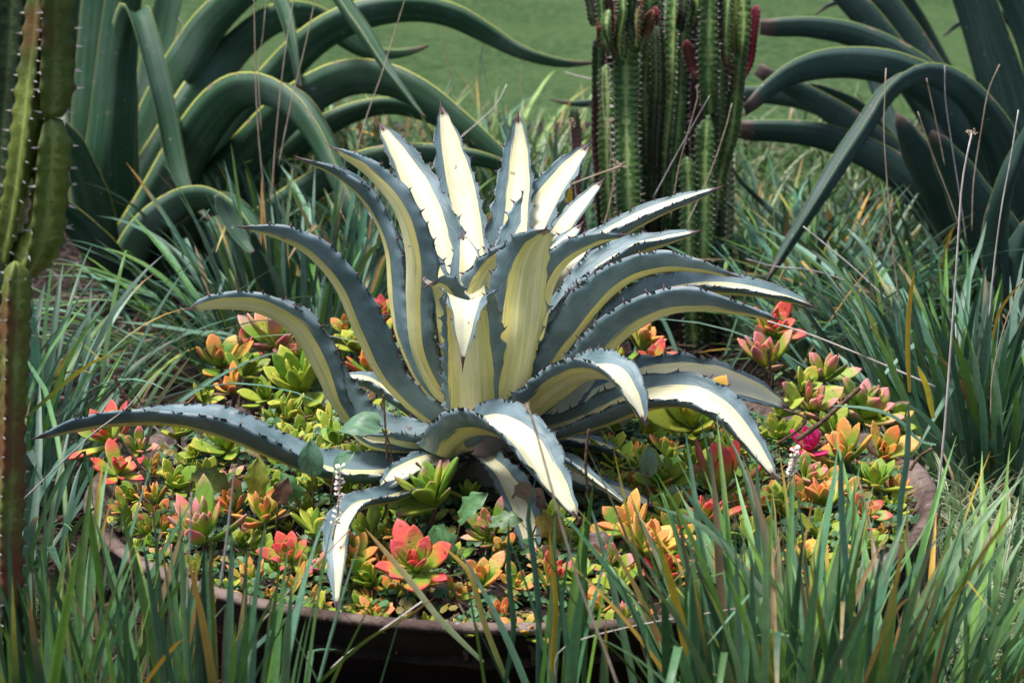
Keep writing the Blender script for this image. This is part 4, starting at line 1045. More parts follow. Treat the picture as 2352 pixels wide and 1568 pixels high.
    clump('grass_clump', 560, 8.9, 0.2, 0.3, 107, 200, 330, 'grass clump behind the loops of the giant green agave', seed=28, w=0.0174, tilt=(0.1, 0.7), bend=(0.1, 1.0), dry=0.091, yel=0.019)
    clump('grass_clump', 180, 8.9, 0.12, 0.2, 42, 190, 320, 'small grass clump glimpsed between euphorbia and agave at left', yel=0.018, seed=29, w=0.0174, tilt=(0.1, 0.7), bend=(0.1, 1.0), dry=0.025)
    clump('grass_clump', 1010, 7.3, 0.2, 0.25, 134, 330, 560, 'grass clump behind the topmost leaf of the striped agave', seed=32, w=0.0174, tilt=(0.0, 0.5), bend=(0.0, 0.8), dry=0.060, yel=0.014)
    clump('grass_clump', 1560, 6.3, 0.25, 0.1, 27, 560, 760, 'thin low grass before the feet of the euphorbia columns', yel=0.018, seed=33, w=0.0145, tilt=(0.2, 1.0), bend=(0.2, 1.1), dry=0.101)
clumps()

def stripy(name, pts_fn, n, seed, label, w=0.008, L=(0.2, 0.4), pale=True):
    """fine white-striped grass: each blade has pale margins and a green middle"""
    rnd = random.Random(seed)
    v, f, c = [], [], []
    for i in range(n):
        base = pts_fn(rnd)
        az = rnd.random() * 2 * pi
        pts = grow(base, az, rnd.uniform(0.2, 1.0), rnd.uniform(*L), rnd.uniform(0.4, 1.6), rnd, 8)
        if in_bowl(pts): continue
        side = Vector((-sin(az), cos(az), 0.2 * rnd.uniform(-1, 1)))
        T, S, NN = frame(pts, side)
        k = len(v); ww = w * rnd.uniform(0.5, 1.1) / 2
        g = rnd.random()
        gr = (0.035 + 0.04 * g, 0.10 + 0.06 * g, 0.03)
        wh = ((0.30 + 0.25 * g, 0.36 + 0.22 * g, 0.22 + 0.16 * g) if rnd.random() < 0.3 else gr) if seed != 61 else (0.22 + 0.22 * g, 0.28 + 0.22 * g, 0.17 + 0.16 * g)
        if rnd.random() < 0.05: gr = (0.35, 0.24, 0.13); wh = (0.45, 0.33, 0.2)
        for j in range(8):
            t = j / 7
            q = ww * (1 - max(0, (t - 0.5) / 0.5) ** 2 * 0.95)
            v += [pts[j] + S[j] * q * a + NN[j] * abs(a) * q * 0.3 for a in (-1, -0.5, 0, 0.5, 1)]
            c += [wh, gr, gr, gr, wh] if i % 2 else [wh, wh, gr, wh, wh]
        for j in range(7):
            for m_ in range(4):
                a = k + j * 5 + m_
                f.append((a, a + 1, a + 6, a + 5))
    o = mesh_obj(name, v, f, M['blade'], cols=c, kind='stuff')
    tag(o, label, 'grass')
    return o
def reg1(r):
    y = r.uniform(4.35, 5.5); return Vector((P(r.uniform(1960, 2480), 784, y).x, y, 0.0))
stripy('striped_grass', reg1, 1500, 61, 'fine white striped grass spilling on the ground right of the bowl', L=(0.12, 0.34))
def reg2(r):
    y = r.uniform(7.6, 9.8); return Vector((P(r.uniform(1650, 2100), 784, y).x, y, 0.0))
stripy('striped_grass', reg2, 1300, 62, 'pale striped ground grass behind the euphorbia under the arching leaves', L=(0.15, 0.4))
def reg3(r):
    y = r.uniform(7.7, 9.6); return Vector((P(r.uniform(700, 1400), 784, y).x, y, 0.0))
stripy('striped_grass', reg3, 1100, 63, 'pale striped ground grass behind the top of the striped agave', L=(0.15, 0.4))

# ------------------------------------------------------------------ succulent rosettes
def make_leaf_mesh(name, wid, cup, tipsharp, thick):
    v, uvs, f = [], [], []
    N, K = 9, 8
    prof = [(0, 0.30), (0.25, 0.55), (0.55, 1.0), (0.75, 0.92), (0.9, 0.55), (1, 0.02)] if tipsharp else [(0, 0.35), (0.3, 0.7), (0.6, 1.0), (0.82, 0.9), (0.95, 0.5), (1, 0.03)]
    for i in range(N):
        t = [0, 0.15, 0.32, 0.5, 0.65, 0.78, 0.88, 0.95, 1.0][i]
        w = wid * interp(prof, t)
        z0 = cup * t * t
        th = thick * (0.4 + 0.8 * interp(prof, t))
        for k in range(K):
            a = 2 * pi * k / K
            x = cos(a) * w; zz = sin(a)
            zz = zz * th * (0.42 if zz > 0 else 1.0) + 0.22 * w * (cos(a) ** 2)
            v.append((x, t, z0 + zz)); uvs.append((0.5 + 0.5 * cos(a), t))
    for i in range(N - 1):
        for k in range(K):
            k2 = (k + 1) % K
            f.append((i * K + k, i * K + k2, (i + 1) * K + k2, (i + 1) * K + k))
    f.append(tuple(range(K))[::-1]); f.append(tuple(range((N - 1) * K, N * K)))
    me = bpy.data.meshes.new(name)
    me.from_pydata(v, [], f); me.shade_smooth()
    lay = me.uv_layers.new(name='UVMap')
    for lp in me.loops: lay.data[lp.index].uv = uvs[lp.vertex_index]
    me.materials.append(M['succ'])
    return me
LM = [make_leaf_mesh('succulent_leaf', 0.185, 0.16, True, 0.07), make_leaf_mesh('succulent_leaf', 0.20, 0.06, True, 0.07),
      make_leaf_mesh('succulent_leaf', 0.155, 0.26, True, 0.065), make_leaf_mesh('succulent_leaf', 0.19, -0.04, True, 0.08)]
TINT = {
 'red': (0.66, 0.075, 0.07), 'pink': (0.76, 0.24, 0.22), 'orange': (0.80, 0.28, 0.08), 'magenta': (0.62, 0.03, 0.16), 'green': (0.72, 0.42, 0.16),
 'yellow': (0.68, 0.42, 0.07), 'purple': (0.40, 0.12, 0.18)}
AMT = {'red': 0.72, 'pink': 0.62, 'orange': 0.74, 'magenta': 1.2, 'green': 0.12, 'yellow': 0.36, 'purple': 0.32}
def surf_pt(u, v, lift):
    z = 0.30
    for _ in range(6):
        p = Gp(u, v, z)
        r = sqrt((p.x - BC.x) ** 2 + (p.y - BC.y) ** 2)
        z = msurf(min(r, 0.72)) + lift
    return p
ROS = []
def rosette(u, v, size, tint, label, lift=0.04, stem=0.0, seed=0, open_=1.0, n=None, group=None, lean=None, name='succulent_rosette', amt=None):
    rnd = random.Random(seed * 13 + 7)
    p = surf_pt(u, v, lift)
    R = size * mpp(p.y) * 0.5 * (1.82 if seed < 1000 else 1.62)
    root = empty(name, p, label, 'succulent', group)
    if lean is None: lean = (rnd.uniform(-0.55, 0.55), rnd.uniform(-0.1, 0.9))
    # rosette axis leans outward and toward the light
    ax = Vector((lean[0], -lean[1], 1)).normalized()
    Q = Vector((0, 0, 1)).rotation_difference(ax)
    if n is None: n = max(8, min(20, int(7 + size / 10)))
    me_i = rnd.randrange(4)
    c = TINT[tint]; am = AMT[tint] if amt is None else amt
    ph = rnd.random() * 6.28
    for k in range(n):
        t = (k + 0.5) / n
        el = radians(22 + (86 - 22) * (1 - t) ** 1.15) * (2 - open_)
        el = min(el, radians(86)) + rnd.uniform(-0.22, 0.22)
        L = R * (0.45 + 0.65 * t ** 0.7) * rnd.uniform(0.75, 1.2)
        a = ph + k * 2.39996 + rnd.uniform(-0.12, 0.12)
        o = bpy.data.objects.new('leaf', LM[me_i if rnd.random() < 0.8 else rnd.randrange(4)])
        C.objects.link(o)
        o.parent = root
        q = Q @ Quaternion((0, 0, 1), a) @ Quaternion((1, 0, 0), el) @ Quaternion((0, 1, 0), rnd.uniform(-0.2, 0.2))
        o.rotation_mode = 'QUATERNION'; o.rotation_quaternion = q
        o.location = ax * (R * 0.16 * (1 - t))
        s = L
        o.scale = (s * rnd.uniform(0.9, 1.3), s, s)
        j = rnd.uniform(0.75, 1.1)
        if t > 0.7 and rnd.random() < 0.12:
            o.color = (0.16, 0.09, 0.05, 1.5); o.scale = (s * 0.7, s * 0.9, s * 0.6); continue
        o.color = (min(1, c[0] * j), c[1] * rnd.uniform(0.75, 1.4), c[2] * rnd.uniform(0.8, 1.3), am * rnd.uniform(0.85, 1.15))
    if stem > 0 or True:
        st = stem if stem > 0 else lift + 0.02
        q0 = p - Vector((rnd.uniform(-0.02, 0.02), rnd.uniform(-0.03, 0.01), st))
        tube('stem', [q0, p.lerp(q0, 0.5) + Vector((rnd.uniform(-.006, .006), 0, 0)), p], 0.0045 if size > 60 else 0.003, M['bark'], root, 6, 6)
    return root
RL = [
 (640, 806, 120, 'pink', 'large pink-tipped green rosette behind the left arching leaf, tallest of its bunch', .07),
 (560, 812, 66, 'red', 'small red rosette left of the large pink-tipped one', .06),
 (506, 846, 96, 'orange', 'orange rosette with flat fanned leaves at the back left rim', .05),
 (560, 868, 80, 'yellow', 'yellow-green rosette among orange ones near the back left rim', .05),
 (692, 826, 74, 'pink', 'pink rosette touching the left arching agave leaf', .06),
 (540, 905, 70, 'orange', 'orange rosette hanging over the back left rim stone', .04),
 (697, 905, 132, 'green', 'large bright lime green rosette left of the agave trunk', .07),
 (612, 925, 84, 'green', 'lime green rosette with faint red tips left of the largest lime one', .05),
 (660, 965, 70, 'yellow', 'yellow-green rosette below the large lime green one', .04),
 (465, 925, 52, 'yellow', 'small yellow rosette beside the back left rim stone', .04),
 (258, 1022, 112, 'red', 'bright red rosette at the far left end of the bowl', .06),
 (318, 1040, 70, 'pink', 'pink rosette right of the red one at the far left', .05),
 (410, 1005, 74, 'green', 'lime green rosette before the long low agave leaf', .05),
 (455, 1050, 60, 'green', 'small lime green rosette between two larger green ones at left', .04),
 (522, 1038, 96, 'yellow', 'yellow-green starry rosette under the long low agave leaf', .04),
 (270, 1095, 88, 'red', 'red-tipped rosette over the left inner wall of the bowl', .05),
 (318, 1150, 64, 'yellow', 'drooping yellow-green rosette on the left inner wall', .03),
 (400, 1126, 88, 'yellow', 'upright yellow-green rosette with pink tips in the left of the bowl', .05),
 (350, 1090, 60, 'orange', 'small orange rosette between red and yellow-green ones at left', .04),
 (470, 1245, 140, 'pink', 'largest pink-edged rosette near the front left rim', .05),
 (470, 1150, 60, 'green', 'green rosette behind the largest pink-edged one', .03),
 (540, 1180, 84, 'orange', 'orange-green rosette right of the front left pink-edged one', .05),
 (606, 1205, 96, 'orange', 'rosette with two long orange leaves left of the drooping broken agave leaf', .05),
 (560, 1260, 60, 'yellow', 'yellow rosette near front left rim under orange leaves', .03),
 (672, 1290, 84, 'red', 'pinkish red rosette beside the tip of the drooping broken leaf', .04),
 (640, 1320, 56, 'green', 'green rosette on the front left rim edge', .02),
 (722, 1232, 80, 'yellow', 'green and red rosette left of the drooping broken agave leaf', .05),
 (700, 1180, 66, 'green', 'green rosette behind the one left of the drooping leaf', .03),
 (768, 1120, 76, 'pink', 'pink-green rosette behind the white flower sprig', .04),
 (800, 1300, 92, 'orange', 'orange star rosette right of the drooping broken leaf', .06),
 (852, 1240, 92, 'yellow', 'green rosette with red rims right of the white flower sprig', .05),
 (855, 1345, 96, 'yellow', 'yellow-green rosette standing against the front rim', .04),
 (905, 1370, 66, 'orange', 'small orange rosette against the front rim', .02),
 (958, 1318, 124, 'red', 'big red and green rosette in the front middle of the bowl', .06),
 (1000, 1165, 136, 'purple', 'big green rosette with a purple leaf before the agave trunk', .07),
 (1075, 1150, 62, 'green', 'small green rosette at the foot of the agave trunk', .04),
 (1100, 1200, 60, 'green', 'green rosette left of the hanging yellow agave leaf', .03),
 (1128, 1240, 92, 'pink', 'rosette with upright red-edged leaves left of the hanging leaf', .05),
 (1040, 1290, 62, 'yellow', 'small yellow-green rosette in the front middle', .03),
 (1110, 1345, 90, 'orange', 'orange-pink rosette against the front rim left of the grass tuft', .03),
 (1040, 1375, 60, 'orange', 'small orange rosette on the front rim', .02),
 (850, 1075, 108, 'green', 'dark green rosette below the round weed leaf', .05),
 (930, 1130, 66, 'green', 'green rosette left of the purple-leaved one', .03),
 (1262, 1345, 82, 'red', 'red-edged rosette behind the upright front grass', .04),
 (1330, 1340, 72, 'yellow', 'yellow-green rosette right of the upright front grass', .03),
 (1330, 1250, 60, 'purple', 'purplish rosette right of the hanging agave leaf', .03),
 (1448, 1228, 104, 'orange', 'rosette with one tall orange leaf standing up right of middle', .05),
 (1400, 1305, 84, 'pink', 'pink rosette beside the front grass right of middle', .04),
 (1482, 1285, 116, 'orange', 'large orange and yellow rosette near the front right rim', .05),
 (1420, 1360, 76, 'yellow', 'yellow rosette on the front right rim', .03),
 (1540, 1330, 84, 'red', 'red rosette behind the grass at the front right rim', .03),
 (1520, 1120, 100, 'yellow', 'yellow-green rosette with orange tips right of the agave trunk', .05),
 (1530, 1190, 74, 'yellow', 'small yellow-green rosette below the one right of the trunk', .03),
 (1470, 1090, 64, 'green', 'green rosette behind the oval weed leaf', .03),
 (1405, 1050, 72, 'green', 'green rosette under the lower right agave leaves', .03),
 (1652, 1140, 132, 'red', 'large bright red rosette below the tip of the right arching leaf', .06),
 (1625, 1205, 96, 'red', 'red rosette just in front of the large bright red one', .05),
 (1560, 1250, 76, 'orange', 'orange rosette between the red and orange ones at front right', .03),
 (1640, 1290, 90, 'pink', 'pink rosette behind the right front grass', .03),
 (1720, 1250, 80, 'yellow', 'yellow-green rosette behind the thick right grass', .03),
 (1598, 990, 128, 'yellow', 'large olive yellow rosette with spotted leaves under the right arching leaves', .06),
 (1680, 1040, 90, 'green', 'green rosette right of the olive spotted one', .04),
 (1470, 806, 92, 'orange', 'orange spiky rosette glimpsed behind the middle right agave leaves', .08),
 (1500, 850, 84, 'red', 'red-orange rosette behind the upper right arch of the agave', .06),
 (1420, 850, 66, 'yellow', 'yellow rosette glimpsed through the right agave leaves', .05),
 (1767, 778, 96, 'red', 'tallest red rosette raised on a bare stem at the back right', .10),
 (1762, 845, 108, 'pink', 'pink and green rosette below the tallest one at the back right', .07),
 (1893, 874, 84, 'pink', 'pink rosette near the right bare twig', .06),
 (1840, 905, 72, 'yellow', 'yellow-green rosette left of the bare twig', .05),
 (1862, 945, 100, 'pink', 'pink-edged green rosette beside the bare brown twig', .05),
 (1975, 968, 130, 'pink', 'large pink and green rosette right of the bare brown twig', .05),
 (2040, 985, 80, 'yellow', 'yellow-green rosette at the back right rim', .04),
 (1905, 1000, 76, 'green', 'green rosette between the large pink one and the magenta one', .04),
 (1790, 960, 70, 'green', 'green rosette touching the broad right agave leaf', .04),
 (1862, 1040, 88, 'magenta', 'vivid magenta rosette in the right of the bowl', .06),
 (1790, 1010, 80, 'yellow', 'green rosette left of the magenta one', .04),
 (1945, 1065, 104, 'orange', 'orange-red rosette right of the magenta one', .05),
 (2025, 1055, 96, 'orange', 'orange rosette beside the right rim', .04),
 (2010, 1125, 90, 'yellow', 'pale yellow-green upright rosette near the right rim', .04),
 (1850, 1110, 84, 'pink', 'pink rosette in front of the magenta one', .04),
 (1750, 1110, 72, 'green', 'green rosette beside the white flower heads', .03),
 (1790, 1170, 80, 'yellow', 'yellow-green rosette behind the tallest right grass', .03),
 (1900, 1170, 84, 'orange', 'orange rosette behind the right front grass', .03),
 (1980, 1190, 70, 'red', 'red rosette low by the right front rim', .03),
 (880, 738, 76, 'red', 'small red-edged rosette between the two left arching leaves', .10),
 (884, 790, 66, 'orange', 'orange rosette low between the left arching leaves', .07),
 (825, 810, 80, 'yellow', 'yellow rosette behind the left arching leaf', .07),
 (850, 860, 80, 'orange', 'orange-green rosette between left leaves of the agave', .06),
 (905, 900, 76, 'yellow', 'yellow-green rosette seen between agave leaves at left', .05),
 (800, 770, 56, 'orange', 'small orange rosette at the back left behind the leaves', .07),
 (1590, 1080, 76, 'green', 'green rosette behind the large bright red one', .04),
 (1700, 1180, 66, 'orange', 'small orange rosette right of the large bright red one', .03),
]
for i, (u, v, s, t, lab, lift) in enumerate(RL):
    rosette(u, v, s, t, lab, lift, seed=i, open_=random.Random(i).uniform(0.75, 1.05))
# unremarkable small ones filling gaps
LANDM = [(258, 1022, 'red rosette at the far left'), (470, 1245, 'largest pink-edged rosette'), (697, 905, 'large lime green rosette'),
 (640, 806, 'large pink-tipped rosette'), (1000, 1165, 'purple-leaved rosette'), (958, 1318, 'big red and green front rosette'), (1652, 1140, 'large bright red rosette'),
 (1862, 1040, 'magenta rosette'), (1975, 968, 'large pink-green right rosette'), (1598, 990, 'olive spotted rosette'), (1448, 1228, 'tall orange leaf'),
 (1482, 1285, 'large orange front rosette'), (1205, 1260, 'hanging yellow agave leaf'), (775, 1260, 'drooping broken agave leaf'), (716, 1060, 'upright blue-green weed leaf'),
 (450, 1090, 'dark spotted leaf'), (1760, 845, 'raised red rosette at back right'), (1325, 1188, 'tip of the front agave leaf'), (1785, 1105, 'tip of the right arching leaf'),
 (870, 1000, 'round weed leaf'), (400, 1126, 'upright pink-tipped rosette'), (520, 980, 'long low agave leaf'), (1520, 1120, 'orange-tipped rosette right of the trunk'),
 (1945, 1065, 'orange-red right rosette'), (606, 1205, 'rosette with long orange leaves'), (1120, 1090, 'agave trunk'), (1560, 900, 'broad right agave leaf'),
 (200, 1150, 'left rim of the bowl'), (2120, 1120, 'right rim of the bowl'), (1150, 1390, 'front rim of the bowl'), (1100, 820, 'heart of the agave')]
USEDL = set()
def fill_label(u, v, tint):
    cn = dict(green='green', yellow='yellow-green', orange='orange', pink='pink-edged')[tint]
    for d2, x, y, nm in sorted(((u - x) ** 2 + ((v - y) * 2) ** 2, x, y, nm) for x, y, nm in LANDM):
        if abs(u - x) > abs(v - y) * 2: w = 'left of' if u < x else 'right of'
        else: w = 'behind' if v < y else 'in front of'
        for pre in ('small', 'low', 'dull', 'half'):
            lab = '%s %s succulent rosette %s the %s' % (pre, cn, w, nm)
            if pre == 'low': lab = 'another %s rosette further %s the %s' % (cn, w, nm)
            if pre == 'dull': lab = 'little %s rosette beyond one %s the %s' % (cn, w, nm)
            if pre == 'half': lab = 'half hidden %s rosette %s the %s' % (cn, w, nm)
            if lab not in USEDL:
                USEDL.add(lab); return lab
def fill_rosettes():
    rnd = random.Random(77)
    pts = [(u, v) for (u, v, *_r) in RL]
    made = 0
    tries = 0
    while made < 270 and tries < 5000:
        tries += 1
        a = rnd.random() * 2 * pi; r = 0.68 * sqrt(rnd.random())
        p = Vector((BC.x + r * cos(a), BC.y + r * sin(a), msurf(r)))
        if r < 0.12: continue
        # back to picture position
        d = p - CAM
        z = d.dot(CF); u = UC + F * d.dot(CR) / z; v = VC - F * d.dot(CU) / z
        if any((u - q[0]) ** 2 + ((v - q[1]) * 1.6) ** 2 < 28 ** 2 for q in pts): continue
        pts.append((u, v))
        tint = rnd.choice(['green', 'green', 'yellow', 'orange', 'orange', 'pink'] if (u > 1350 or u < 600 or v > 1230) else ['green', 'green', 'yellow'])
        rosette(u, v, rnd.uniform(38, 86), tint, fill_label(u, v, tint), 0.02, seed=1000 + made,
                n=11, group='small succulents filling the bowl')
        made += 1
fill_rosettes()

# ------------------------------------------------------------------ low weeds and litter in the bowl
def build_weeds():
    rnd = random.Random(21)
    v, f, c = [], [], []
    def disc(p, r, ax, col, n=6):
        k = len(v)
        q = Vector((0, 0, 1)).rotation_difference(ax)
        v.append(p)
        for i in range(n):
            a = 2 * pi * i / n
            v.append(p + q @ Vector((cos(a) * r, sin(a) * r, r * 0.2)))
        for i in range(n): f.append((k, k + 1 + i, k + 1 + (i + 1) % n))
        c.extend([tuple(x * 0.85 for x in col)] + [col] * n)
    for i in range(5200):
        a = rnd.random() * 2 * pi; r = 0.70 * sqrt(rnd.random())
        if noise.noise(Vector((cos(a) * r * 7, sin(a) * r * 7, 4))) < -0.22: continue
        base = Vector((BC.x + r * cos(a), BC.y + r * sin(a), msurf(r) + rnd.uniform(0.004, 0.045)))
        g = rnd.random()
        col = (0.05 + 0.05 * g, 0.13 + 0.09 * g, 0.055 + 0.03 * g)
        if rnd.random() < 0.2: col = (0.20 + 0.1 * g, 0.22, 0.05)
        ax = Vector((rnd.uniform(-.6, .6), rnd.uniform(-.9, .3), 1)).normalized()
        rr = rnd.uniform(0.003, 0.009)
        for j in range(3):
            b = j * 2.094 + g * 6
            disc(base + Vector((cos(b), sin(b), 0)) * rr * 1.05, rr, (ax + Vector((cos(b), sin(b), 0)) * 0.3).normalized(), col)
    o = mesh_obj('clover_weeds', v, f, M['blade'], cols=c, kind='stuff')
    tag(o, 'tiny green clover weeds covering the soil between the rosettes in the bowl', 'weeds')
    v2, f2, c2 = [], [], []
    for i in range(2600):
        a = rnd.random() * 2 * pi; r = 0.70 * sqrt(rnd.random())
        p = Vector((BC.x + r * cos(a), BC.y + r * sin(a), msurf(r) + rnd.uniform(0.0, 0.02)))
        az = rnd.random() * 6.28; el = rnd.uniform(-0.2, 0.7); L = rnd.uniform(0.012, 0.06); w = rnd.uniform(0.0006, 0.0022)
        d = Vector((cos(az) * cos(el), sin(az) * cos(el), sin(el))); s = Vector((-sin(az), cos(az), 0)) * w; u_ = Vector((0, 0, w))
        k = len(v2)
        for q in (p, p + d * L): v2.extend([q + s, q - s, q + u_])
        f2.extend([(k, k + 1, k + 4, k + 3), (k + 1, k + 2, k + 5, k + 4), (k + 2, k, k + 3, k + 5)])
        g = rnd.random()
        col = (0.07 + 0.2 * g, 0.04 + 0.14 * g, 0.03 + 0.09 * g)
        c2.extend([col] * 6)
    o = mesh_obj('dry_debris', v2, f2, M['blade'], smooth=False, cols=c2, kind='stuff')
    tag(o, 'brown dry twigs and scraps on the soil of the bowl', 'litter')
build_weeds()

def weed_leaf(pts_c, L, W, ax_d, up, col, lobed=0, name='leaf', parent=None, rnd=random):
    """broad flat leaf with a fold and a wavy or lobed edge; ax_d direction, up normal"""
    v, f, c = [], [], []
    s = ax_d.cross(up).normalized(); n = s.cross(ax_d).normalized()
    N, K = 10, 5
    for i in range(N + 1):
        t = i / N
        w = W * sin(pi * min(1, t ** 0.75)) ** 0.7
        if lobed: w *= 1 + 0.22 * sin(t * lobed * 2 * pi)
        for k in range(-K, K + 1):
            u = k / K
            z = 0.25 * abs(u) * w + 0.08 * L * sin(t * 3 + u * 2) - 0.25 * L * t * t + 0.012 * L * sin(t * 25) * abs(u)
            v.append(pts_c + ax_d * L * (t + 0.12 * (abs(u) if t < 0.3 else 0) * -1) + s * (u * w) + n * z)
            vein = 1.35 if k == 0 or (abs(k) + i) % 3 == 0 else 1.0
            g = tuple(min(1, x * vein * rnd.uniform(0.9, 1.1)) for x in col)
            c.append(g)
    W2 = 2 * K + 1
    for i in range(N):
        for k in range(W2 - 1):
            a = i * W2 + k
            f.append((a, a + 1, a + W2 + 1, a + W2))
    return mesh_obj(name, v, f, M['blade'], parent, cols=c)
def weeds2():
    rnd = random.Random(31)
    BG = (0.10, 0.20, 0.12); BG2 = (0.085, 0.19, 0.07)
    L_ = [
     # u, v, Y, length px, width px, dir(angle deg in picture, tilt), colour, lobes, label
     (870, 972, 4.40, 95, 34, 180, BG, 0, 'round blue-green weed leaf with water drops beside the lower left agave leaves'),
     (716, 1085, 4.36, 78, 30, 92, BG, 0, 'upright oval blue-green weed leaf before the long low agave leaf'),
     (770, 1080, 4.36, 62, 24, 60, BG, 0, 'smaller oval weed leaf right of the upright one'),
     (1060, 1190, 4.30, 84, 32, 60, BG2, 3, 'toothed green weed leaf standing right of the big purple-green rosette'),
     (1000, 1215, 4.24, 88, 34, -60, BG2, 3, 'toothed green weed leaf hanging below the big purple-green rosette'),
     (1130, 1200, 4.32, 70, 26, 20, (0.10, 0.17, 0.08), 3, 'dull green weed leaf left of the hanging yellow agave leaf'),
     (905, 800, 5.0, 60, 20, 35, BG, 3, 'small blue-green weed leaf against the base of the left agave leaves'),
     (1490, 1085, 4.45, 62, 22, 92, (0.12, 0.20, 0.13), 0, 'oval grey-green weed leaf standing right of the agave trunk'),
     (450, 1090, 4.52, 84, 34, -10, (0.14, 0.17, 0.04), 3, 'large dark spotted toothed leaf in the left of the bowl'),
     (590, 1130, 4.44, 84, 28, 88, (0.24, 0.26, 0.04), 3, 'yellowish spotted leaf standing left of the upright blue-green weed'),
     (640, 1150, 4.36, 60, 22, 70, (0.13, 0.07, 0.045), 2, 'curled brown dead leaf left of the white flower sprig'),
     (1190, 1120, 4.42, 80, 28, -25, (0.22, 0.15, 0.10), 2, 'pale brown dead leaf lying on the hanging agave leaf'),
     (1240, 1190, 4.34, 74, 30, -40, (0.22, 0.17, 0.03), 3, 'yellow-brown ragged leaf right of the hanging agave leaf'),
     (1270, 1260, 4.30, 66, 24, -120, (0.13, 0.08, 0.05), 2, 'crumpled dark brown leaf below the yellow-brown ragged one'),
     (1350, 1240, 4.30, 60, 24, 10, (0.10, 0.06, 0.06), 2, 'crumpled purple-brown dead leaf right of the hanging agave leaf'),
     (680, 1140, 4.4, 66, 24, 120, BG2, 2, 'bright green weed leaf between the brown dead leaf and the upright oval'),
     (1690, 1290, 4.24, 80, 24, 20, (0.12, 0.22, 0.06), 3, 'crinkled green weed leaf below the large bright red rosette'),
     (1550, 1160, 4.5, 50, 24, 100, (0.15, 0.22, 0.14), 0, 'grey-green round leaf left of the large bright red rosette'),
    ]
    for (u, v, Y, L, W, ang, col_, lob, lab) in L_:
        p = P(u, v, Y)
        a = radians(ang)
        d = Vector((cos(a), -0.25, sin(a))).normalized()
        up = Vector((rnd.uniform(-.2, .2), -0.55, 0.8)).normalized()
        if abs(d.dot(up)) > 0.75: up = Vector((0, -1, 0.15)).normalized()
        m = mpp(Y)
        root = empty('weed_leaf', p, lab, 'weed')
        weed_leaf(p, L * m, W * m, d, up, col_, lob, 'leaf_blade', root, rnd)
        q = surf_pt(u, v + 60, 0.0) if v < 1300 else p - Vector((0, 0, .03))
        q = Vector((p.x - d.x * 0.02, p.y + 0.02, max(0.2, p.z - 0.07)))
        tube('leaf_stalk', [q, p.lerp(q, 0.5) - d * 0.006, p], 0.0016, M['bark'], root, 5, 5)
weeds2()

# ------------------------------------------------------------------ dry stalks, seed heads, twigs
def seed_head(p, r, mat, parent, seed, n=16):
    rnd = random.Random(seed)
    v, f = [], []
    for i in range(n):
        d = Vector((rnd.gauss(0, 1), rnd.gauss(0, 1), rnd.gauss(0.3, 1))).normalized()
        q = p + d * r * rnd.uniform(0.6, 1.0)
        s = d.orthogonal().normalized() * r * 0.05
        s2 = d.cross(s).normalized() * r * 0.05
        k = len(v)
        v += [p + s, p - s, p + s2, q + s * 0.6, q - s * 0.6, q + s2 * 0.6]
        f += [(k, k + 1, k + 4, k + 3), (k + 1, k + 2, k + 5, k + 4), (k + 2, k, k + 3, k + 5)]
        for e in range(2):   # capsule at the end
            k = len(v); rr = r * 0.17
            cc = q
            v += [cc + d * rr * 1.5, cc - d * rr, cc + s.normalized() * rr, cc - s.normalized() * rr, cc + s2.normalized() * rr, cc - s2.normalized() * rr]
            for a, b in ((2, 4), (4, 3), (3, 5), (5, 2)): f += [(k, k + a, k + b), (k + 1, k + b, k + a)]
            break
    return mesh_obj('seed_head', v, f, mat, parent, smooth=False)
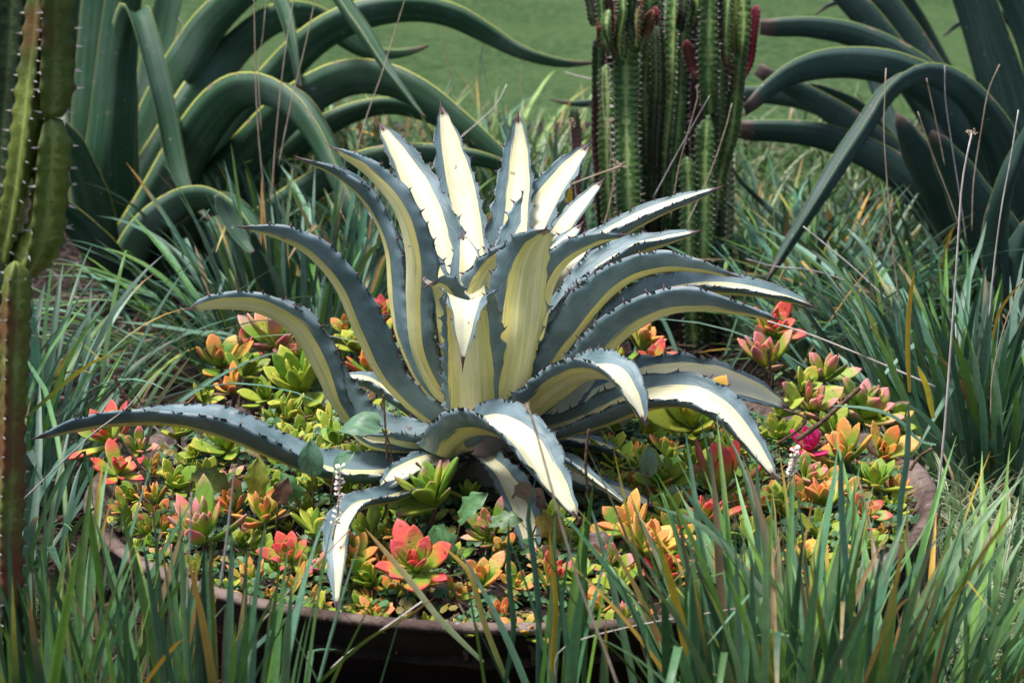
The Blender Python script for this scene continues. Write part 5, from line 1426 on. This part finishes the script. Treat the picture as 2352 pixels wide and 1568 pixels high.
ST = [
 ([(583, -20), (590, 250), (605, 420), (622, 520)], 6.9, 3.2, 'straw', 'straight tan stalk crossing the looping agave leaf at upper left', 0),
 ([(678, -20), (655, 120), (635, 300), (622, 480)], 6.9, 3.2, 'straw', 'tan stalk slanting over the arching leaf right of the straight one', 0),
 ([(613, -20), (604, 80), (594, 160), (600, 300)], 7.1, 2.6, 'straw', 'thin tan stalk between two thicker ones at upper left', 0),
 ([(728, -20), (700, 110), (668, 240), (640, 380)], 7.0, 2.8, 'straw', 'thin tan stalk crossing the hanging strap leaf', 0),
 ([(936, -20), (905, 80), (877, 170), (845, 260), (815, 360)], 6.9, 3.0, 'straw', 'brown stalk slanting behind the hanging leaf at top middle left', 0),
 ([(1038, -10), (1016, 55), (1018, 100), (1030, 150), (1043, 205)], 8.6, 2.8, 'straw', 'wavy brown stalk rising before the lawn', 0),
 ([(1112, 100), (1103, 140), (1103, 250), (1098, 330)], 8.2, 2.4, 'straw_grey', 'thin grey upright stalk before the lawn', 0),
 ([(1104, 125), (1125, 220), (1158, 308)], 8.2, 2.4, 'straw_grey', 'thin grey stalk leaning right before the lawn', 0),
 ([(1164, 194), (1140, 240), (1100, 280), (1052, 322), (985, 395)], 6.9, 3.2, 'straw_pale', 'whitish curved stalk left of the upright agave leaves', 0),
 ([(1180, 95), (1200, 130), (1196, 200), (1200, 300)], 8.4, 2.4, 'straw', 'hooked tan stalk before the lawn right of the pale one', 0),
 ([(1297, 166), (1340, 178), (1380, 185)], 7.6, 3.0, 'straw_pale', 'short white broken stalk left of the euphorbia columns', 0),
 ([(1386, 155), (1384, 220), (1395, 320), (1412, 380), (1400, 470), (1380, 540)], 6.5, 3.0, 'straw', 'pink-tan stalk running down the left euphorbia columns', 0),
 ([(1290, 432), (1360, 405), (1425, 382)], 6.4, 3.4, 'straw', 'tan stalk with a dried seed cluster left of the euphorbia foot', 16),
 ([(1325, 470), (1316, 380), (1310, 285)], 6.6, 2.8, 'straw', 'upright stalk with a small dried head left of the euphorbia', 13),
 ([(1400, 400), (1404, 340), (1400, 282)], 6.6, 2.4, 'straw', 'small dried flower head on a stalk against the left column', 13),
 ([(1600, 200), (1602, 225), (1590, 270), (1560, 380), (1540, 500)], 6.5, 2.8, 'straw', 'tan stalk with tiny bud against the dark euphorbia middle', 5),
 ([(1630, 220), (1590, 290), (1548, 365), (1500, 455)], 6.5, 2.8, 'straw_grey', 'grey-pink stalk slanting across the euphorbia middle', 0),
 ([(1681, 238), (1665, 300), (1630, 400), (1575, 520)], 6.5, 2.8, 'straw', 'tan stalk slanting across the right euphorbia columns', 0),
 ([(2035, 157), (2032, 230), (2031, 320), (2047, 533), (2060, 650), (2086, 870), (2100, 960)], 5.9, 3.8, 'straw', 'long straight tan stalk through the right grass left of the pale one', 0),
 ([(2170, 150), (2172, 230), (2186, 330), (2206, 460), (2220, 560)], 6.3, 3.0, 'straw_grey', 'grey stalk crossing the arch of the right giant agave', 0),
 ([(2108, 257), (2140, 350), (2175, 440), (2208, 533)], 6.4, 2.8, 'straw', 'thin brown stalk leaning right under the arch at right', 0),
 ([(2128, 180), (2150, 280), (2170, 380)], 6.5, 2.4, 'straw', 'short thin brown stalk under the arch at right', 0),
 ([(2296, 148), (2270, 210), (2252, 310), (2236, 420), (2232, 530)], 6.3, 3.0, 'straw', 'brown curved stalk crossing the rightmost giant leaves', 0),
 ([(2339, 253), (2322, 360), (2300, 480), (2282, 620), (2266, 790)], 5.5, 4.2, 'straw_pale', 'pale stalk near the right edge right of the one with a head', 0),
 ([(2232, 305), (2213, 400), (2205, 480), (2195, 640), (2182, 820), (2168, 1000), (2150, 1160), (2130, 1260)], 4.6, 6.5, 'straw_pale', 'thick pale stalk topped by a dried seed head at right', 13),
 ([(1763, 737), (1860, 768), (1958, 807), (2060, 850), (2148, 888)], 5.4, 5.0, 'straw_pale', 'long pinkish dry stalk lying aslant right of the agave tips', 0),
 ([(1845, 520), (1900, 565), (1960, 615), (2040, 690)], 6.0, 4.0, 'straw_pale', 'pale dry stem slanting down from the drooping leaf into grass', 0),
 ([(1715, 595), (1780, 612), (1855, 619), (1930, 640), (2002, 676)], 6.2, 3.6, 'straw_grey', 'thin grey stem arching over the tips right of the agave', 0),
 ([(1210, 930), (1222, 960), (1245, 1040), (1272, 1140), (1300, 1240), (1345, 1380), (1400, 1520), (1440, 1640)], 3.35, 7.0, 'straw', 'blurred tan stalk close to the viewer crossing the front agave leaf', 8),
 ([(345, 872), (290, 937), (220, 990), (154, 1050), (55, 1145)], 4.5, 4.2, 'straw_grey', 'straight grey stem lying across the low left agave leaf', 0),
 ([(540, 1075), (530, 1160), (518, 1260), (505, 1350)], 3.6, 6.5, 'straw_grey', 'blurred grey upright stalk over the left rosettes', 10),
 ([(969, 1381), (900, 1430), (808, 1493), (760, 1535)], 3.75, 5.5, 'straw_pale', 'pale dry stick slanting across the front bowl wall', 0),
 ([(804, 1215), (740, 1280), (680, 1340), (590, 1440)], 3.8, 4.6, 'straw', 'tan stem leaning from the left grass onto the drooping leaf', 0),
 ([(440, 1130), (436, 1250), (430, 1400), (440, 1568)], 3.55, 5.0, 'straw_grey', 'blurred brown upright stalk in the front left grass', 0),
 ([(1975, 1110), (2010, 1250), (2060, 1400), (2080, 1568)], 3.6, 4.0, 'straw', 'thin tan stalk in the front right grass', 0),
 ([(2350, 640), (2310, 740), (2280, 860), (2275, 960)], 5.2, 3.4, 'straw', 'thin yellow-brown stem at the right edge among green blades', 0),
 ([(1275, 1568), (1290, 1490), (1440, 1440), (1700, 1395)], 3.7, 3.2, 'straw_pale', 'thin pale stem slanting across the right of the bowl wall', 0),
 ([(150, 210), (146, 310), (128, 380), (118, 470)], 6.4, 3.6, 'straw_pale', 'pale bent stalk right beside the left euphorbia', 0),
 ([(398, 18), (425, 66), (470, 135), (484, 155)], 9.0, 3.4, 'straw_pale', 'short pale stalk behind the loops of the giant green agave', 0),
]
for i, (pp, Y, w, mt, lab, head) in enumerate(ST):
    pts = [P(u, v, Y) for u, v in pp]
    # carry the stalk down to the ground beyond the last traced point
    e = pts[-1] if pts[-1].z < pts[0].z else pts[0]
    root = empty('dry_stalk', e, lab, 'stalk')
    rv = w * mpp(Y) * 0.5
    tube('stalk', pts, rv, M[mt], root, 6, 22, [(0, 0.75), (1, 1)])
    if head:
        top = pts[0] if pts[0].z > pts[-1].z else pts[-1]
        seed_head(top, head * mpp(Y), M['straw'], root, i)

def twigs():
    T_ = [
     ([(1240, 1094 - 516), ], None),
    ]
    TW = [
     ([(1975, 890), (1930, 930), (1880, 975), (1830, 1010)], 4.75, 12, 'thick ringed bare brown twig rising to the right among pink rosettes'),
     ([(1800, 940), (1850, 960), (1830, 990), (1780, 1020)], 4.7, 7, 'forked brown twig left of the thick ringed one'),
     ([(262, 862), (285, 905), (318, 945)], 5.0, 9, 'pale stubby broken twig standing behind the long low leaf at left'),
     ([(270, 1000), (300, 1040), (330, 1090), (345, 1130)], 4.5, 9, 'dark knobbly stem between the red rosettes at left'),
     ([(955, 1062), (985, 1090), (1010, 1125)], 4.45, 7, 'short brown stub left of the agave trunk'),
     ([(305, 1110), (325, 1140), (345, 1155)], 4.4, 8, 'pinkish cut stub on the left inner wall of the bowl'),
     ([(890, 1140), (885, 1175), (875, 1200)], 4.35, 7, 'upright dark stub right of the drooping broken agave leaf'),
     ([(1056, 1270), (1060, 1310), (1066, 1360)], 4.22, 6, 'thin upright brown stub in the front middle of the bowl'),
     ([(1765, 800), (1768, 850), (1764, 900)], 5.05, 9, 'upright ringed stem carrying the tallest red rosette'),
     ([(430, 925), (400, 930), (370, 945), (480, 935)], 5.0, 5, 'thin creeping brown root over the back left rim'),
     ([(2140, 1030), (2110, 1050), (2090, 1080)], 4.7, 8, 'dark broken twig on the right rim'),
     ([(1352, 985), (1345, 1060), (1350, 1130)], 4.4, 7, 'slim upright green-brown stem right of the front arching leaf'),
     ([(1548, 1290), (1600, 1305), (1660, 1320)], 4.2, 7, 'horizontal pinkish twig near the front right rim'),
     ([(880, 905), (885, 980), (890, 1060)], 4.5, 6, 'thin dark red weed stem standing before the left agave leaves'),
     ([(1720, 1130), (1690, 1150), (1640, 1160), (1590, 1180)], 4.45, 6, 'orange-brown twig between the bright red and magenta rosettes'),
    ]
    for i, (pp, Y, w, lab) in enumerate(TW):
        pts = [P(u, v, Y) for u, v in pp]
        rv = w * mpp(Y) * 0.5
        root = empty('twig', pts[-1], lab, 'twig')
        # ringed bark
        n = 34
        tube('twig_wood', pts, rv, M['bark'], root, 8, n, [(j / 16, 0.8 + 0.28 * (j % 2)) for j in range(17)])
twigs()

def flower_sprig(u, v0, v1, Y, lab, seed, du=-14):
    rnd = random.Random(seed)
    pts = [P(u + du, v1, Y), P(u, (v0 + v1) / 2, Y), P(u + 4, v0, Y)]
    root = empty('flower_sprig', pts[0], lab, 'flower')
    tube('stem', pts, 0.0016, M['straw'], root, 6, 10)
    cp = catmull(pts, 14)
    for k in range(3, 14):
        v, f = [], []
        for j in range(5):
            a = rnd.random() * 6.28
            d = Vector((cos(a), sin(a), rnd.uniform(0, 0.8))).normalized()
            s = d.orthogonal().normalized()
            q = cp[k]
            kk = len(v)
            v += [q, q + d * 0.007 + s * 0.0025, q + d * 0.0095, q + d * 0.007 - s * 0.0025]
            f += [(kk, kk + 1, kk + 2, kk + 3)]
        mesh_obj('floret', v, f, M['petal'], root, smooth=False)
    return root
M['petal'] = simple_mat('white_petal', (0.75, 0.66, 0.60), (0.82, 0.76, 0.72), 40, 0.6, 0)
flower_sprig(778, 1072, 1240, 4.2, 'upright sprig of tiny white flowers over the drooping broken agave leaf', 1)
flower_sprig(1822, 1030, 1110, 4.45, 'small sprig of white flowers left of the magenta rosette', 2)

def rocks():
    # pale flat stones showing at the back left rim
    pass

# ------------------------------------------------------------------ traced prominent blades
def traced():
    B = [
     ([(1265, 1600), (1272, 1480), (1278, 1390), (1268, 1290), (1262, 1215)], 3.75, 13, [(0.60, 0.40, 0.04)], 'single bright yellow blade standing before the middle bowl wall'),
     ([(1340, 1600), (1345, 1430), (1342, 1300), (1352, 1200), (1364, 1100)], 3.8, 17, [(0.085, 0.19, 0.04)], 'tall bright green blade right of the bowl middle'),
     ([(1235, 1600), (1238, 1400), (1222, 1250), (1214, 1180), (1232, 1090)], 3.8, 15, [(0.07, 0.17, 0.11)], 'tallest blue-green blade before the hanging agave leaf'),
     ([(1155, 1600), (1180, 1450), (1170, 1330), (1168, 1190)], 3.8, 14, [(0.06, 0.15, 0.08)], 'upright green blade left of the tallest blue-green one'),
     ([(1180, 1600), (1120, 1450), (1085, 1330), (1058, 1290), (1012, 1140 + 110)], 3.85, 14, [(0.09, 0.16, 0.06), (0.40, 0.36, 0.10), (0.62, 0.38, 0.07)], 'orange-tipped blade bending left in the front middle'),
     ([(1110, 1520), (1010, 1420), (940, 1330), (880, 1260), (838, 1212)], 3.9, 15, [(0.16, 0.24, 0.12), (0.42, 0.44, 0.24), (0.62, 0.36, 0.12)], 'long pale blade with orange tip slanting left over the front rosettes'),
     ([(700, 1600), (830, 1480), (930, 1420), (1000, 1370)], 3.6, 14, [(0.07, 0.17, 0.03), (0.14, 0.2, 0.03), (0.45, 0.24, 0.06)], 'green blade with brown tip slanting up across the bowl wall'),
     ([(330, 1575), (370, 1520), (410, 1475), (430, 1466)], 3.4, 12, [(0.62, 0.36, 0.04)], 'orange blade slanting up in the front left grass'),
     ([(238, 1400), (225, 1300), (212, 1220), (208, 1165)], 3.6, 17, [(0.10, 0.22, 0.03)], 'broad bright green blade before the left end of the bowl'),
     ([(2352, 1145), (2310, 1200), (2260, 1270), (2180, 1400), (2100, 1568)], 3.6, 15, [(0.08, 0.16, 0.05), (0.25, 0.30, 0.05), (0.62, 0.42, 0.05)], 'long blade turning yellow at the right edge of the front grass'),
     ([(2105, 1360), (2060, 1400), (2020, 1480), (1985, 1568)], 3.5, 15, [(0.50, 0.30, 0.10)], 'broad orange dead blade in the front right grass'),
     ([(1500, 1160), (1600, 1200), (1680, 1270), (1760, 1370), (1810, 1480)], 3.75, 15, [(0.35, 0.42, 0.28), (0.2, 0.3, 0.18), (0.1, 0.2, 0.1)], 'pale blade arching down right in the front right grass'),
     ([(1560, 1110), (1620, 1190), (1690, 1280), (1750, 1370)], 3.8, 14, [(0.10, 0.21, 0.12)], 'blue-green blade slanting down right before the bright red rosette'),
     ([(1948, 1340), (1936, 1200), (1932, 1090), (1938, 1032)], 3.7, 17, [(0.12, 0.24, 0.17)], 'pale blue-green upright blade before the right rosettes'),
     ([(2065, 1250), (2070, 1150), (2085, 1050), (2088, 920)], 4.0, 17, [(0.14, 0.26, 0.18)], 'tall pale blue-green blade beside the right rim'),
     ([(1900, 930), (1990, 936), (2060, 960), (2110, 1010), (2150, 1020)], 4.6, 9, [(0.14, 0.26, 0.18)], 'thin pale blade arching over the large pink-green right rosette'),
     ([(60, 960), (150, 880), (220, 830), (298, 800)], 5.0, 13, [(0.08, 0.17, 0.04), (0.30, 0.34, 0.04), (0.66, 0.46, 0.04)], 'green blade with long yellow tip over the dark soil at left'),
     ([(316, 815), (360, 788), (420, 768), (500, 764), (560, 776)], 5.9, 12, [(0.10, 0.20, 0.13)], 'blue-green blade lying level over the dark soil'),
     ([(272, 738), (350, 745), (430, 758), (520, 778)], 6.0, 10, [(0.11, 0.21, 0.14)], 'blue-green blade above the level one over dark soil'),
     ([(2090, 900), (2086, 800), (2090, 700), (2102, 615)], 5.3, 13, [(0.60, 0.42, 0.05), (0.66, 0.40, 0.05)], 'upright yellow-orange blade in the right grass clump'),
     ([(2145, 960), (2130, 890), (2112, 850), (2108, 838)], 5.1, 15, [(0.62, 0.50, 0.04)], 'short bright yellow blade low in the right grass clump'),
     ([(2280, 780), (2295, 720), (2320, 680), (2352, 645)], 5.0, 9, [(0.62, 0.36, 0.05)], 'curved orange blade at the right edge of the right clump'),
     ([(330, 1045), (345, 990), (360, 930), (400, 870), (440, 815)], 4.9, 11, [(0.12, 0.20, 0.12), (0.4, 0.35, 0.2)], 'grey-green blade bending down over the back left rim'),
    ]
    for i, (pp, Y, w, cl, lab) in enumerate(B):
        pts = catmull([P(u, v, Y) for u, v in pp], 16)
        if pts[0].z > pts[-1].z: pts = pts[::-1]; cl = cl
        cols = []
        for j in range(16):
            t = j / 15 * (len(cl) - 1); k = min(len(cl) - 1, int(t)); k2 = min(len(cl) - 1, k + 1)
            cols.append(lerp3(cl[k], cl[k2], t - k))
        g = blade_geo(pts, w * mpp(Y), cols, Vector((0.9, 0.4, 0.15)), 0.3)
        o = mesh_obj('grass_shoot', g[0], g[1], M['blade'], cols=g[2], origin=pts[0])
        tag(o, lab, 'grass blade')
traced()
